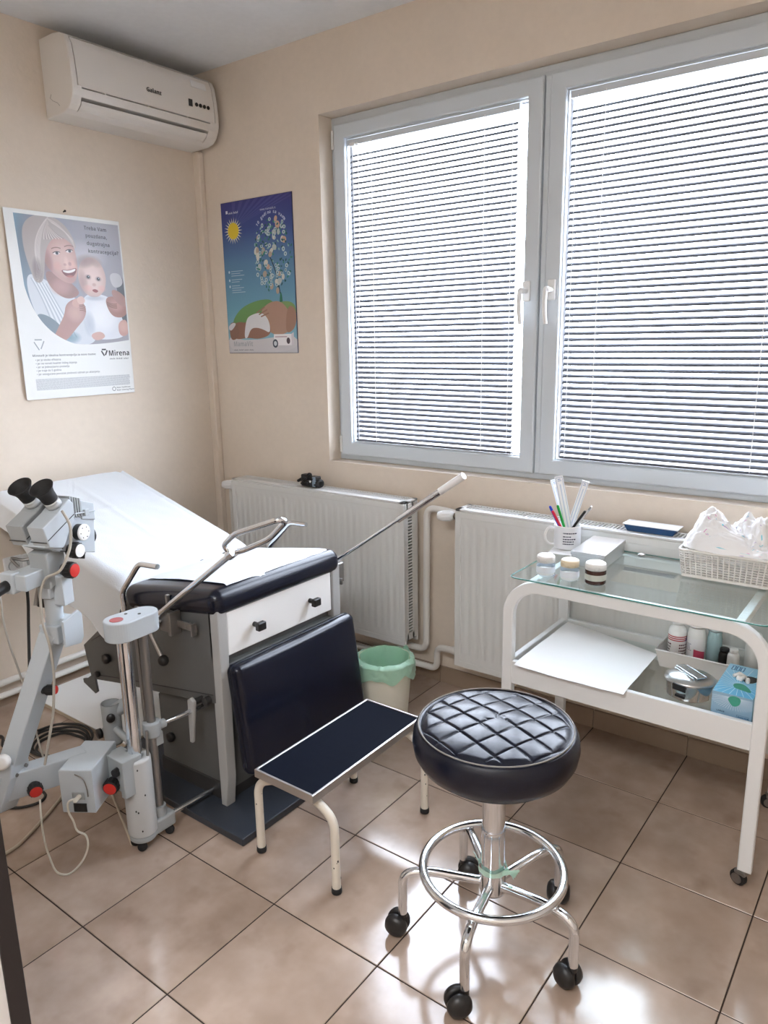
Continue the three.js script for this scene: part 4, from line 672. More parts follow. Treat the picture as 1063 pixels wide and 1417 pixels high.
// mug with pens and wrapped strips
{
  const cx = 1.962, cz = 0.222, y = GT + 0.0012, t = thing('mug', 'white enamel mug with printed text lines, holding pens', 'mug', [cx, y, cz]);
  const h = 0.078, r = 0.043, tex = canvasTex(1024, 256, (c) => { c.fillStyle = '#e6e8ec'; c.fillRect(0, 0, 1024, 256); c.fillStyle = '#2c2f48'; const rows = [[60, 150], [96, 96], [124, 150], [150, 128], [176, 134]]; rows.forEach(([yy, w]) => { for (let x = 12; x < 12 + w;) { const k = 9 + ((x * 3 + yy) % 19); c.fillRect(x, yy, k, 12); x += k + 5; } }); });
  const wall = lathe([[r - 0.001, 0.004], [r, 0.008], [r, h - 0.003]], V(cx, y, cz), 48); const u = wall.attributes.uv, p = wall.attributes.position; for (let i = 0; i < u.count; i++) u.setY(i, clamp((p.getY(i) - y) / h, 0, 1));
  part(t, 'printed_wall', [wall], std(0xffffff, 0.3, { map: tex }));
  part(t, 'cup', [lathe([[0, 0], [r - 0.006, 0], [r - 0.001, 0.004]], V(cx, y, cz), 40), lathe([[r, h - 0.003], [r + 0.001, h], [r - 0.002, h + 0.001], [r - 0.003, h - 0.004], [r - 0.004, 0.006], [0, 0.005]], V(cx, y, cz), 40)], M.white);
  const d = V(-0.86, 0, 0.5).normalize(), P = (a, b) => V(cx + d.x * a, y + b, cz + d.z * a);
  part(t, 'handle', [tube(spline([P(r - 0.002, 0.064), P(r + 0.016, 0.068), P(r + 0.028, 0.048), P(r + 0.026, 0.026), P(r + 0.012, 0.012), P(r - 0.002, 0.012)], 26), 0.0042, 10)], M.white);
  const pen = (name, label, bx, bz, tx, ty, tz, mat, cap) => {
    const a = V(cx + bx, y + 0.008, cz + bz), b = V(cx + tx, y + ty, cz + tz), n = b.clone().sub(a).normalize();
    const o = thing(name, label, 'pen', [a.x, a.y, a.z], 'pens in the mug');
    part(o, 'barrel', [cyl(a, b, 0.0042, 0.0042, 12)], mat); part(o, 'end_cap', [lathe([[0, 0], [0.0044, 0], [0.0042, 0.012], [0.003, 0.016], [0, 0.016]], b, 12, n)], cap);
    part(o, 'clip', [cyl(b.clone().add(V(0.004, 0, 0.003)), b.clone().add(n.clone().multiplyScalar(-0.03)).add(V(0.004, 0, 0.003)), 0.0012, 0.0012, 6)], cap);
  };
  const blue = std(lin(0.02, 0.07, 0.62), 0.35), green = std(lin(0.01, 0.38, 0.06), 0.35), redp = std(lin(0.75, 0.02, 0.06), 0.35);
  pen('pen', 'blue ballpoint pen standing in the mug', 0.012, 0.012, -0.046, 0.125, 0.026, blue, blue);
  pen('pen', 'green ballpoint pen standing in the mug', 0.018, 0.016, -0.018, 0.132, 0.034, green, green);
  pen('pen', 'short red pen standing in the mug', 0.015, 0.004, -0.034, 0.112, 0.03, redp, redp);
  pen('pen', 'black pen leaning out of the mug rim', -0.024, -0.006, 0.058, 0.124, 0.022, M.black, M.black);
  pen('pencil', 'white pencil leaning out of the mug beside the black pen', -0.026, -0.014, 0.072, 0.138, 0.008, M.white, M.steel);
  const stripTex = canvasTex(64, 512, (c) => { c.fillStyle = '#f4f6fa'; c.fillRect(0, 0, 64, 512); c.strokeStyle = '#9db4d6'; c.lineWidth = 3; c.strokeRect(8, 10, 48, 492); c.fillStyle = '#7f97c4'; c.fillRect(20, 20, 22, 5); c.fillRect(18, 32, 28, 4); c.fillStyle = '#c7d4ea'; c.fillRect(28, 60, 8, 400); });
  const strip = (label, bx, bz, tx, ty, tz, w, yaw) => {
    const a = V(cx + bx, y + 0.008, cz + bz), b = V(cx + tx, y + ty, cz + tz), L = a.distanceTo(b), g = new THREE.BoxGeometry(w, L, 0.004, 1, 4, 1).translate(0, L / 2, 0).rotateY(yaw);
    solo('wrapped_strip', label, 'packet', [a.x, a.y, a.z], g.applyQuaternion(toward(a, b)).translate(a.x, a.y, a.z), std(0xffffff, 0.35, { map: stripTex }), 'wrapped strips in the mug');
  };
  strip('wide white sterile strip leaning left in the mug', 0.016, 0, -0.037, 0.236, 0.004, 0.027, 0.55);
  strip('white sterile strip behind the wide one in the mug', 0.008, -0.014, -0.058, 0.222, -0.006, 0.022, 0.5);
  strip('white sterile strip leaning right in the mug', -0.014, -0.012, 0.05, 0.226, -0.012, 0.022, 0.5);
}
solo('note_card', 'small white card lying under the mug', 'card', [1.967, GT, 0.26], at(box(-0.04, 0.04, 0, 0.001, -0.046, 0.046, 0), [1.967, GT, 0.262], [0, 0.16, 0]), M.white);
{
  const t = thing('metal_box', 'low brushed steel box beside the white mug', 'box', [2.095, GT, 0.291]), m = (g) => at(g, [2.095, GT, 0.291], [0, 0.05, 0]);
  part(t, 'body', [m(box(-0.051, 0.051, 0.0005, 0.036, -0.102, 0.102, 0.003))], M.steel);
  part(t, 'lid', [m(box(-0.053, 0.053, 0.034, 0.047, -0.104, 0.104, 0.003))], M.steel, 'brushed steel lid');
}
// jars
{
  const clear = phy(lin(0.93, 0.96, 0.98), 0.02, { transmission: 1, thickness: 0, ior: 1.45 }), powder = std(lin(0.72, 0.77, 0.82), 0.8), brown = phy(lin(0.05, 0.018, 0.014), 0.1);
  const jar = (x, z, label, capMat, kind) => {
    const y = GT + 0.0005, t = thing('jar', label, 'jar', [x, y, z], 'jars on the glass top'), c = V(x, y, z);
    if (kind === 'clear') {
      part(t, 'glass_body', [lathe([[0, 0.001], [0.024, 0.001], [0.0268, 0.005], [0.0268, 0.036], [0.0235, 0.042], [0.0235, 0.046]], c, 32)], clear, 'clear glass body');
      part(t, 'contents', [lathe([[0, 0.003], [0.023, 0.003], [0.0252, 0.006], [0.0252, 0.019], [0, 0.0195]], c, 28)], M.white, 'white contents');
      part(t, 'label', [lathe([[0.0271, 0.012], [0.0271, 0.03]], c, 32)], std(lin(0.75, 0.8, 0.86), 0.5));
    } else {
      part(t, 'glass_body', [lathe([[0, 0], [0.026, 0], [0.029, 0.004], [0.029, 0.038], [0.025, 0.043], [0, 0.043]], c, 32)], brown, 'dark brown glass body');
      part(t, 'label', [lathe([[0.0294, 0.013], [0.0294, 0.030]], c, 32)], std(lin(0.52, 0.54, 0.48), 0.6), 'pale paper label');
    }
    const k = kind === 'clear' ? 1 : 1.12;
    const cap = [lathe([[0, 0.062], [0.021 * k, 0.062], [0.0245 * k, 0.0595], [0.0255 * k, 0.056], [0.0255 * k, 0.0415], [0, 0.0415]], c, 40)];
    for (let i = 0; i < 36; i++) { const a = i / 36 * 2 * PI; cap.push(cyl(V(x + Math.cos(a) * 0.0255 * k, y + 0.043, z + Math.sin(a) * 0.0255 * k), V(x + Math.cos(a) * 0.0255 * k, y + 0.055, z + Math.sin(a) * 0.0255 * k), 0.0007, 0.0007, 5)); }
    part(t, 'screw_cap', cap, capMat);
  };
  jar(2.026, 0.525, 'clear glass jar with white lid at the trolley corner', M.white, 'clear');
  jar(2.101, 0.528, 'clear glass jar with ivory lid between two jars', std(lin(0.80, 0.70, 0.52), 0.5), 'clear');
  jar(2.172, 0.515, 'brown glass jar with pale label and white lid', M.white, 'brown');
}
// woven basket with crumpled bag
{
  const x0 = 2.352, x1 = 2.592, z0 = 0.175, z1 = 0.322, y0 = GT + 0.001, y1 = y0 + 0.082, t = thing('plastic_basket', 'beige woven-look plastic basket on the glass top', 'basket', [(x0 + x1) / 2, y0, (z0 + z1) / 2]);
  const fl = (k) => 0.010 * k; // sides lean outwards
  const rows = 9, bars = [];
  const rect = (k) => [x0 - fl(k), x1 + fl(k), z0 - fl(k), z1 + fl(k), lerp(y0, y1, k)];
  for (let i = 1; i <= rows; i++) { const [a, b, c, d, y] = rect(0.12 + 0.8 * i / rows); bars.push(tube(bend([V(a, y, (c + d) / 2), V(a, y, d), V(b, y, d), V(b, y, c), V(a, y, c), V(a, y, (c + d) / 2)], 0.018, 4), 0.0017, 5)); }
  part(t, 'horizontal_weave', bars, M.basket);
  const ups = [], up = (fx, fz) => { const P = (k) => { const [a, b, c, d, y] = rect(k); return V(lerp(a, b, fx), y, lerp(c, d, fz)); }; ups.push(cyl(P(0.1), P(0.95), 0.0021, 0.0021, 5)); };
  for (let i = 0; i <= 15; i++) { const f = 0.06 + 0.88 * i / 15; up(f, 0); up(f, 1); } for (let i = 0; i <= 9; i++) { const f = 0.08 + 0.84 * i / 9; up(0, f); up(1, f); }
  part(t, 'upright_weave', ups, M.basket);
  const [a, b, c, d, yy] = rect(1);
  part(t, 'rim', [tube(bend([V(a, yy, (c + d) / 2), V(a, yy, d), V(b, yy, d), V(b, yy, c), V(a, yy, c), V(a, yy, (c + d) / 2)], 0.018, 4), 0.0035, 8)], M.basket);
  part(t, 'base', [box(x0, x1, y0, y0 + 0.011, z0, z1, 0.004)], M.basket);
  const wrapTex = canvasTex(512, 512, (q) => { q.fillStyle = '#f1f3f6'; q.fillRect(0, 0, 512, 512); let s = 5; const r = () => (s = (s * 16807) % 2147483647) / 2147483647; for (let i = 0; i < 110; i++) { q.fillStyle = ['#5fd0e6', '#d77fc4', '#9fb2d8', '#8fd9ea', '#b9a6d6'][Math.floor(r() * 5)]; q.save(); q.translate(r() * 512, r() * 512); q.rotate(r() * 6); q.fillRect(0, 0, 4 + r() * 16, 2 + r() * 3); q.restore(); } });
  const cx = (x0 + x1) / 2, cz = (z0 + z1) / 2, peaks = [[-0.072, 0.0, 0.085, 0.05], [0.02, -0.03, 0.07, 0.022], [0.066, -0.01, 0.075, 0.03], [-0.01, 0.045, 0.03, 0.05]];
  const bag = grid(90, 70, (u, v) => {
    const th = u * 2 * PI, ph = lerp(0.02, PI * 0.5, 1 - v), ex = (x1 - x0) / 2 + 0.012, ez = (z1 - z0) / 2 + 0.012, sq = (q) => Math.sign(q) * Math.pow(Math.abs(q), 0.6);
    let x = sq(Math.cos(th)) * Math.sin(ph) * ex, z = sq(Math.sin(th)) * Math.sin(ph) * ez; const e = Math.sin(ph);
    let h = 0.022 * Math.cos(ph); for (const [px, pz, ph2, w] of peaks) h += ph2 * Math.exp(-(((x - px) / w) ** 2) - ((z - pz) / (w * 1.3)) ** 2) * (1 - e ** 8);
    const nn = Math.abs(noise(x * 26, z * 26, 4)) + 0.6 * Math.abs(noise(x * 60, z * 60, 9));
    const cr = 0.010 * (Math.abs(noise(x * 95, z * 95, 2)) - 0.2) + 0.012 * noise(x * 40 + 5, z * 40, 7);
    return V(cx + x * (1 + 0.05 * nn), y1 + 0.004 + h + cr * (1 - 0.8 * e ** 6) + 0.018 * (nn - 0.3) * (1 - 0.8 * e ** 6), cz + z * (1 + 0.03 * nn));
  });
  solo('plastic_bag', 'crumpled white bag of wrapped packets heaped in the basket', 'bag', [cx, y1, cz], bag, std(0xffffff, 0.45, { map: wrapTex, side: THREE.DoubleSide }));
  solo('pink_packet', 'pink wrapped packet tucked behind the woven basket', 'packet', [2.635, GT, 0.3], at(pad(0.03, 0.045, 0.07, 0.01, null, 8), [2.618, GT + 0.024, 0.40], [0, 0.3, 0.2]), std(lin(0.75, 0.20, 0.26), 0.45));
}
// lower shelf
{
  const y = 0.4435;
  const paper = grid(24, 24, (u, v) => { const x = lerp(lerp(1.968, 1.972, v), lerp(2.296, 2.300, v), u), z = lerp(lerp(0.20, 0.292, u), 0.606, v); return V(x, lerp(0.4705, 0.4705, v) + 0.0025 + 0.0035 * Math.sin(u * 5 + v * 2) * 0.5 + 0.002 * noise(u * 4, v * 4, 2) - 0.004 * sst(0.93, 1, v), z); });
  solo('paper_sheet', 'white paper sheet laid over the lower shelf rim', 'paper', [2.13, y, 0.4], [paper], M.paper);
  solo('folded_towels', 'stack of folded white cloths under the paper sheet', 'cloth', [2.14, y, 0.38], [pad(0.27, 0.024, 0.26, 0.009, null, 10).translate(2.14, y + 0.0135, 0.40)], M.sheet);
  // tray with bottles
  const t = thing('plastic_tray', 'white plastic tray holding bottles on the lower shelf', 'tray', [2.42, y, 0.25]);
  const tx0 = 2.296, tx1 = 2.584, tz0 = 0.18, tz1 = 0.322, h = 0.055, k = 0.012;
  part(t, 'tray_body', [box(tx0 + k, tx1 - k, y, y + 0.003, tz0 + k, tz1 - k, 0.001), ...[[tx0, tx1, tz1, tz1, 1], [tx0, tx1, tz0, tz0, -1]].map(([a, b, z, , s]) => grid(1, 1, (u, v) => V(lerp(lerp(a + k, b - k, u), lerp(a, b, u), v), y + v * h, z - s * k * (1 - v)))), ...[[tx0, -1], [tx1, 1]].map(([x, s]) => grid(1, 1, (u, v) => V(x - s * k * (1 - v), y + v * h, lerp(lerp(tz0 + k, tz1 - k, u), lerp(tz0, tz1, u), v))))], std(lin(0.78, 0.77, 0.74), 0.45, { side: THREE.DoubleSide }));
  part(t, 'tray_rim', [tube([V(tx0, y + h, tz0), V(tx0, y + h, tz1), V(tx1, y + h, tz1), V(tx1, y + h, tz0), V(tx0, y + h, tz0)], 0.0028, 8)], M.white);
  const yb = y + 0.004, labelTex = (draw) => canvasTex(512, 256, draw);
  const bottle = (label, x, z, r, hh, mat, lab, capMat, neck = 0.5, ch = 0.018) => {
    const o = thing('bottle', label, 'bottle', [x, yb, z], 'bottles in the tray'), c = V(x, yb, z);
    part(o, 'bottle_body', [lathe([[0, 0], [r * 0.94, 0], [r, 0.004], [r, hh * 0.72], [r * 0.9, hh * 0.8], [r * neck * 1.05, hh * 0.87], [r * neck, hh - ch * 0.6], [0, hh - ch * 0.6]], c, 32)], mat);
    part(o, 'cap', [lathe([[0, hh], [r * neck * 1.0, hh], [r * neck * 1.15, hh - 0.003], [r * neck * 1.15, hh - ch], [0, hh - ch]], c, 28)], capMat);
    if (lab) { const g = lathe([[r + 0.0004, hh * 0.1], [r + 0.0004, hh * 0.68]], c, 40); part(o, 'label', [g], std(0xffffff, 0.5, { map: lab })); }
  };
  const rows = (c, x, y0, n, w, col, s = 12) => { c.fillStyle = col; for (let j = 0; j < n; j++) for (let q = x; q < x + w;) { const k2 = 6 + ((q * 5 + j * 17) % 13); c.fillRect(q, y0 + j * s * 1.9, k2, s); q += k2 + 5; } };
  bottle('white bottle with red striped label in the tray', 2.338, 0.25, 0.0262, 0.132, M.white, labelTex((c) => { c.fillStyle = '#ece9e8'; c.fillRect(0, 0, 512, 256); for (const o of [0, 256]) { c.fillStyle = '#b2303c'; for (let i = 0; i < 3; i++) c.fillRect(o, 12 + i * 20, 256, 11); c.fillStyle = '#5a3a78'; c.beginPath(); c.moveTo(o + 96, 66); c.lineTo(o + 128, 10); c.lineTo(o + 160, 66); c.fill(); rows(c, o + 40, 96, 4, 170, '#5c3440', 16); } }), M.white, 0.55, 0.014);
  bottle('white and pink cylindrical bottle in the tray', 2.392, 0.245, 0.0262, 0.13, M.white, labelTex((c) => { c.fillStyle = '#efeef0'; c.fillRect(0, 0, 512, 256); for (const o of [0, 256]) { c.fillStyle = '#cf4a66'; c.beginPath(); c.moveTo(o, 110); c.lineTo(o + 110, 140); c.lineTo(o + 110, 256); c.lineTo(o, 256); c.fill(); rows(c, o + 130, 60, 6, 90, '#9a9aa8', 7); } }), M.white, 0.8, 0.01);
  bottle('clear pale blue bottle in the tray', 2.44, 0.232, 0.021, 0.126, phy(lin(0.55, 0.75, 0.78), 0.15, { transmission: 0.4, thickness: 0 }), null, phy(lin(0.7, 0.82, 0.85), 0.2), 0.85, 0.012);
  bottle('small black bottle in the tray', 2.474, 0.255, 0.0155, 0.075, M.black, null, M.black, 0.75, 0.012);
  bottle('small white dropper bottle in front of the black one', 2.502, 0.272, 0.0165, 0.086, M.white, labelTex((c) => { c.fillStyle = '#e8e8e6'; c.fillRect(0, 0, 512, 256); for (const o of [0, 256]) rows(c, o + 40, 150, 2, 150, '#55585c', 14); }), M.white, 0.6, 0.016);
  bottle('tall white bottle at the tray end', 2.545, 0.23, 0.022, 0.128, M.white, null, M.white, 0.8, 0.012);
  solo('green_packet', 'green foil packet standing beyond the bottle tray', 'packet', [2.598, y, 0.235], at(pad(0.024, 0.155, 0.09, 0.009, (a, b, c) => V(0.004 * noise(b * 3, c * 3, 1), 0, 0), 12), [2.601, y + 0.079, 0.24], [0, 0, 0]), std(lin(0.02, 0.28, 0.17), 0.35));
  // steel canister
  const cx = 2.432, cz = 0.46, s = thing('steel_canister', 'oval stainless steel canister with clipped lid', 'canister', [cx, y, cz]);
  const ov = (g) => g.translate(-cx, 0, -cz).scale(1.0, 1, 0.86).rotateY(0.25).translate(cx, 0, cz);
  part(s, 'bowl', [ov(lathe([[0, 0.001], [0.05, 0.001], [0.057, 0.006], [0.061, 0.048], [0.063, 0.05]], V(cx, y, cz), 48))], M.chrome);
  const lid = part(s, 'lid', [ov(lathe([[0.0655, 0.049], [0.067, 0.052], [0.0655, 0.057], [0.05, 0.066], [0.025, 0.071], [0, 0.072]], V(cx, y, cz), 48))], M.steel, 'domed steel lid');
  part(lid, 'lid_grip', [at(box(-0.014, 0.014, 0, 0.006, -0.045, 0.045, 0.002), [cx, y + 0.069, cz], [0, 0.9, 0]), ...[-1, 1].map((q) => at(box(q * 0.02 - 0.002, q * 0.02 + 0.002, -0.002, 0.006, -0.04, 0.04, 0.001), [cx, y + 0.067, cz], [0, 0.9, 0]))], M.chrome);
  part(s, 'latch', [at(box(-0.018, 0.018, -0.012, 0.008, -0.003, 0.003, 0.002), [cx - 0.012, y + 0.047, cz + 0.058], [0.2, -0.2, 0]), at(box(-0.014, 0.014, -0.004, 0.004, -0.003, 0.003, 0.002), [cx - 0.01, y + 0.018, cz + 0.052], [0.1, -0.2, 0])], M.black, 'dark latch');
  // glove box
  const gx0 = 2.508, gx1 = 2.606, gz0 = 0.345, gz1 = 0.543, gy = y + 0.074, gb = thing('glove_box', 'blue printed cardboard glove box with gloves poking out', 'box', [2.557, y, 0.444]);
  const gtex = (top) => canvasTex(256, 512, (c) => {
    const g = c.createLinearGradient(0, 0, 256, 512); g.addColorStop(0, '#a8d6ef'); g.addColorStop(1, '#5fb2dd'); c.fillStyle = top ? g : '#7fb0cf'; c.fillRect(0, 0, 256, 512);
    c.strokeStyle = 'rgba(240,250,255,.8)'; c.lineWidth = 3; for (let i = 0; i < 26; i++) { c.beginPath(); c.moveTo(128, 330); const a = i / 26 * 2 * PI; c.lineTo(128 + Math.cos(a) * 300, 330 + Math.sin(a) * 300); c.stroke(); }
    if (top) { blob(c, [[90, 330], [150, 300], [210, 370], [230, 430], [160, 410], [110, 400]], '#3f9c86'); c.strokeStyle = '#1f5f95'; c.lineWidth = 6; for (let i = 0; i < 3; i++) c.strokeRect(30 + i * 30, 30, 20, 70); blob(c, [[120, 160], [230, 150], [220, 260], [150, 290]], '#2b2a2c'); }
  });
  const front = canvasTex(512, 384, (c) => { c.fillStyle = '#8fb2cc'; c.fillRect(0, 0, 512, 384); c.strokeStyle = 'rgba(235,245,252,.75)'; c.lineWidth = 4; for (let i = 0; i < 30; i++) { const a = i / 30 * PI; c.beginPath(); c.moveTo(280, 30); c.lineTo(280 + Math.cos(a) * 330, 30 + Math.sin(a) * 190); c.stroke(); } blob(c, [[190, 60], [260, 0], [370, 20], [360, 110], [320, 150], [270, 160], [240, 130]], '#3f9c86'); c.fillStyle = '#26415c'; c.font = 'bold 34px sans-serif'; c.fillText('LARGE', 70, 280); c.strokeStyle = '#2f5f88'; c.lineWidth = 4; c.strokeRect(330, 270, 150, 70); rows(c, 345, 286, 2, 120, '#2f5f88', 16); });
  part(gb, 'carton', [box(gx0, gx1, y + 0.0004, gy, gz0, gz1, 0.0015, 1)], std(lin(0.28, 0.50, 0.66), 0.5));
  part(gb, 'top_print', [new THREE.PlaneGeometry(gx1 - gx0 - 0.002, gz1 - gz0 - 0.002).rotateX(-PI / 2).translate((gx0 + gx1) / 2, gy + 0.0004, (gz0 + gz1) / 2)], std(0xffffff, 0.45, { map: gtex(true) }), 'printed blue top with dark opening');
  part(gb, 'front_print', [new THREE.PlaneGeometry(gx1 - gx0 - 0.002, gy - y - 0.002).translate((gx0 + gx1) / 2, (y + gy) / 2, gz1 + 0.0004)], std(0xffffff, 0.45, { map: front }), 'printed blue front');
  const gl = (x, z, l, a) => tube([V(x, gy - 0.004, z), V(x + l * Math.cos(a) * 0.5, gy + 0.01, z + l * Math.sin(a) * 0.5), V(x + l * Math.cos(a), gy + 0.006, z + l * Math.sin(a))], (q) => 0.0065 - 0.002 * q, 10);
  solo('latex_gloves', 'white gloves poking out of the glove box opening', 'gloves', [2.56, gy, 0.42], [gl(2.566, 0.425, 0.03, 1.9), gl(2.56, 0.41, 0.036, 2.3), gl(2.572, 0.44, 0.022, 1.4), ball(V(2.552, gy + 0.004, 0.44), 0.009)], M.white);
}
// ---------------------------------------------------------------- on the radiators
{
  const y = 0.7885, t = thing('plastic_gadget', 'small jagged black plastic gadget on the corner radiator', 'gadget', [0.715, y, 0.09]);
  part(t, 'gadget_body', [box(0.672, 0.765, y + 0.004, y + 0.03, 0.07, 0.112, 0.005), box(0.668, 0.705, y + 0.012, y + 0.056, 0.074, 0.108, 0.006), box(0.715, 0.76, y + 0.02, y + 0.05, 0.072, 0.106, 0.006), at(box(-0.02, 0.02, -0.006, 0.006, -0.015, 0.015, 0.003), [0.66, y + 0.03, 0.09], [0, 0, 0.5])], M.black);
  part(t, 'gadget_ring', [tube(spline([V(0.702, y + 0.038, 0.1), V(0.706, y + 0.058, 0.1), V(0.722, y + 0.06, 0.1), V(0.729, y + 0.04, 0.1)], 14), 0.004, 8)], M.black);
  part(t, 'gadget_wheel', [lathe([[0.007, -0.008], [0.017, -0.008], [0.02, 0], [0.017, 0.008], [0.007, 0.008]], V(0.768, y + 0.021, 0.094), 20, V(1, 0, 0.3))], M.black);
  part(t, 'gadget_plate', [box(0.741, 0.757, y + 0.006, y + 0.05, 0.108, 0.1145, 0.002)], std(lin(0.20, 0.26, 0.32), 0.4), 'grey-blue side plate');
  for (let i = 0; i < 7; i++) part(t, 'gadget_lug', [ball(V(0.676 + i * 0.013, y + 0.016 + 0.012 * (i % 3), 0.112), 0.005)], i === 4 ? M.white : M.black);
}
{
  const y = 0.7935, t = thing('instrument_dish', 'long dark blue dish with white lid on the trolley radiator', 'dish', [2.19, y, 0.075]);
  const ex = (k) => extr([[2.118 + k, y], [2.262 - k, y], [2.275, y + 0.02], [2.105, y + 0.02]], 0.045, 0.105, 0.002);
  part(t, 'dish_body', [ex(0)], std(lin(0.006, 0.055, 0.17), 0.4), 'dark blue side');
  part(t, 'lid', [box(2.102, 2.278, y + 0.02, y + 0.024, 0.042, 0.108, 0.0018)], M.white, 'flat white lid');
}
// ---------------------------------------------------------------- colposcope (binocular microscope on a stand)
{
  const C = V(1.195, 0, 1.385), t = thing('colposcope', 'grey binocular colposcope on a chrome column beside the chair', 'microscope', [1.195, 0, 1.385]);
  part(t, 'column', [cyl(V(1.195, 0.27, 1.385), V(1.195, 0.645, 1.385), 0.0195, 0.0195, 32)], M.chrome, 'chrome column');
  part(t, 'column_sleeve', [lathe([[0, 0.045], [0.037, 0.045], [0.041, 0.05], [0.041, 0.278], [0.038, 0.286], [0.0215, 0.287], [0.0215, 0.27]], V(1.195, 0, 1.385), 40)], M.scopeWhite, 'white lower sleeve');
  for (const [a, y] of [[0.75, 0.13], [0.9, 0.135], [0.6, 0.07], [0.2, 0.18], [1.0, 0.24], [0.55, 0.262]]) part(t, 'screw', [ball(V(1.195 + Math.cos(a) * 0.041, y, 1.385 + Math.sin(a) * 0.041), 0.0022, 1, 1.4, 1, 8)], M.black);
  part(t, 'guide_column', [cyl(V(1.2, 0.05, 1.328), V(1.2, 0.645, 1.328), 0.0125, 0.0125, 24)], M.dullMetal, 'dull grey guide column');
  part(t, 'guide_rod', [cyl(V(1.222, 0.28, 1.365), V(1.222, 0.36, 1.36), 0.004), cyl(V(1.185, 0.3, 1.335), V(1.185, 0.64, 1.34), 0.005)], M.dullMetal);
  const st = new THREE.Shape(), r = 0.043; st.absarc(1.196, -1.392, r, PI, 2 * PI, false); st.lineTo(1.196 + r * 0.92, -1.318); st.absarc(1.196, -1.318, r * 0.92, 0, PI, false); st.closePath();
  const cap = part(t, 'top_cap', [extr(st, 0.642, 0.698, 0.004, 3).rotateX(-PI / 2)], M.scopeLight, 'pale grey rounded top cap');
  part(cap, 'badge', [cyl(V(1.197, 0.6975, 1.402), V(1.197, 0.6992, 1.402), 0.018)], std(lin(0.42, 0.10, 0.10), 0.4), 'dark red badge');
  for (const [x, z] of [[1.178, 1.36], [1.208, 1.338]]) part(cap, 'screw_hole', [cyl(V(x, 0.6975, z), V(x, 0.6988, z), 0.0045, 0.0045, 12)], M.black);
  part(t, 'collar', [lathe([[0.0127, 0], [0.024, 0], [0.0255, 0.004], [0.0255, 0.04], [0.024, 0.044], [0.0127, 0.044]], V(1.2, 0.325, 1.328), 28), box(1.188, 1.212, 0.29, 0.33, 1.3, 1.33, 0.003), cyl(V(1.2, 0.345, 1.31), V(1.2, 0.345, 1.285), 0.013)], M.scope);
  part(t, 'tie_rod', [cyl(V(1.2, 0.345, 1.29), V(1.204, 0.337, 1.118), 0.008)], M.chrome, 'chrome tie rod to the chair');
  part(t, 'tie_rod', [cyl(V(1.2, 0.05, 1.31), V(1.203, 0.045, 1.135), 0.008)], M.chrome, 'chrome tie rod to the chair');
  part(t, 'stand_foot', [lathe([[0, 0.026], [0.034, 0.026], [0.038, 0.03], [0.038, 0.048], [0, 0.048]], V(1.195, 0, 1.385), 30), box(1.175, 1.225, 0.026, 0.07, 1.29, 1.37, 0.008), cyl(V(1.2, 0.05, 1.328), V(1.2, 0.1, 1.328), 0.019)], M.scope);
  for (const [x, z] of [[1.215, 1.405], [1.178, 1.402], [1.215, 1.31]]) part(t, 'castor', [lathe([[0, -0.008], [0.011, -0.008], [0.0132, -0.004], [0.0132, 0.004], [0.011, 0.008], [0, 0.008]], V(x, 0.0135, z), 20, V(0.6, 0, 0.8)), cyl(V(x, 0.014, z), V(x, 0.03, z), 0.005)], M.rubber);
  // spare holder tube behind the column
  part(t, 'holder_tube', [lathe([[0.0, 0.2], [0.026, 0.2], [0.028, 0.21], [0.029, 0.335], [0.024, 0.335], [0.023, 0.3], [0, 0.3]], V(0.945, 0, 1.295), 30), cyl(V(0.945, 0.255, 1.295), V(1.19, 0.25, 1.34), 0.011), cyl(V(0.945, 0.3, 1.295), V(0.98, 0.33, 1.25), 0.022), cyl(V(0.905, 0.23, 1.30), V(0.945, 0.23, 1.295), 0.014)], M.scope);
  part(t, 'holder_knob', [lathe([[0, 0], [0.013, 0], [0.013, 0.01], [0, 0.011]], V(0.968, 0.3, 1.312), 18, V(0.8, 0, 0.6))], M.black);
  part(t, 'holder_knob', [lathe([[0, 0], [0.016, 0], [0.016, 0.012], [0, 0.013]], V(0.91, 0.23, 1.315), 18, V(-0.2, 0, 1))], M.black);
  // clamp on the column, red knobs
  const cl = part(t, 'column_clamp', [box(1.148, 1.222, 0.205, 0.30, 1.40, 1.445, 0.003), box(1.128, 1.16, 0.21, 0.295, 1.385, 1.44, 0.003), box(1.205, 1.224, 0.19, 0.302, 1.385, 1.447, 0.003)], M.scope);
  const knob = (parent, c, dir, rk, len, face) => {
    const d = dir.clone().normalize(), k = part(parent, 'knob', [lathe([[0, 0], [rk * 0.8, 0], [rk * 0.82, len * 0.2], [rk, len * 0.3], [rk, len * 0.9], [rk * 0.9, len], [0, len]], c, 28, d), ...[...Array(14)].map((_, i) => { const a = i / 14 * 2 * PI, e = Math.abs(d.y) > 0.9 ? V(1, 0, 0) : V(0, 1, 0), u = e.clone().cross(d).normalize(), w = d.clone().cross(u), o = u.multiplyScalar(Math.cos(a) * rk).add(w.multiplyScalar(Math.sin(a) * rk)).add(c); return cyl(o.clone().add(d.clone().multiplyScalar(len * 0.32)), o.clone().add(d.clone().multiplyScalar(len * 0.88)), 0.0015, 0.0015, 5); })], M.black, 'black ribbed knob');
    part(k, 'knob_face', [lathe([[rk * 0.84, 0], [rk * 0.84, 0.0012], [0, 0.0018]], c.clone().add(d.clone().multiplyScalar(len)), 24, d)], face);
  };
  knob(cl, V(1.172, 0.228, 1.443), V(0.55, -0.1, 0.83), 0.021, 0.034, M.red);
  part(cl, 'lock_pin', [cyl(V(1.195, 0.268, 1.44), V(1.2, 0.268, 1.458), 0.012)], M.black);
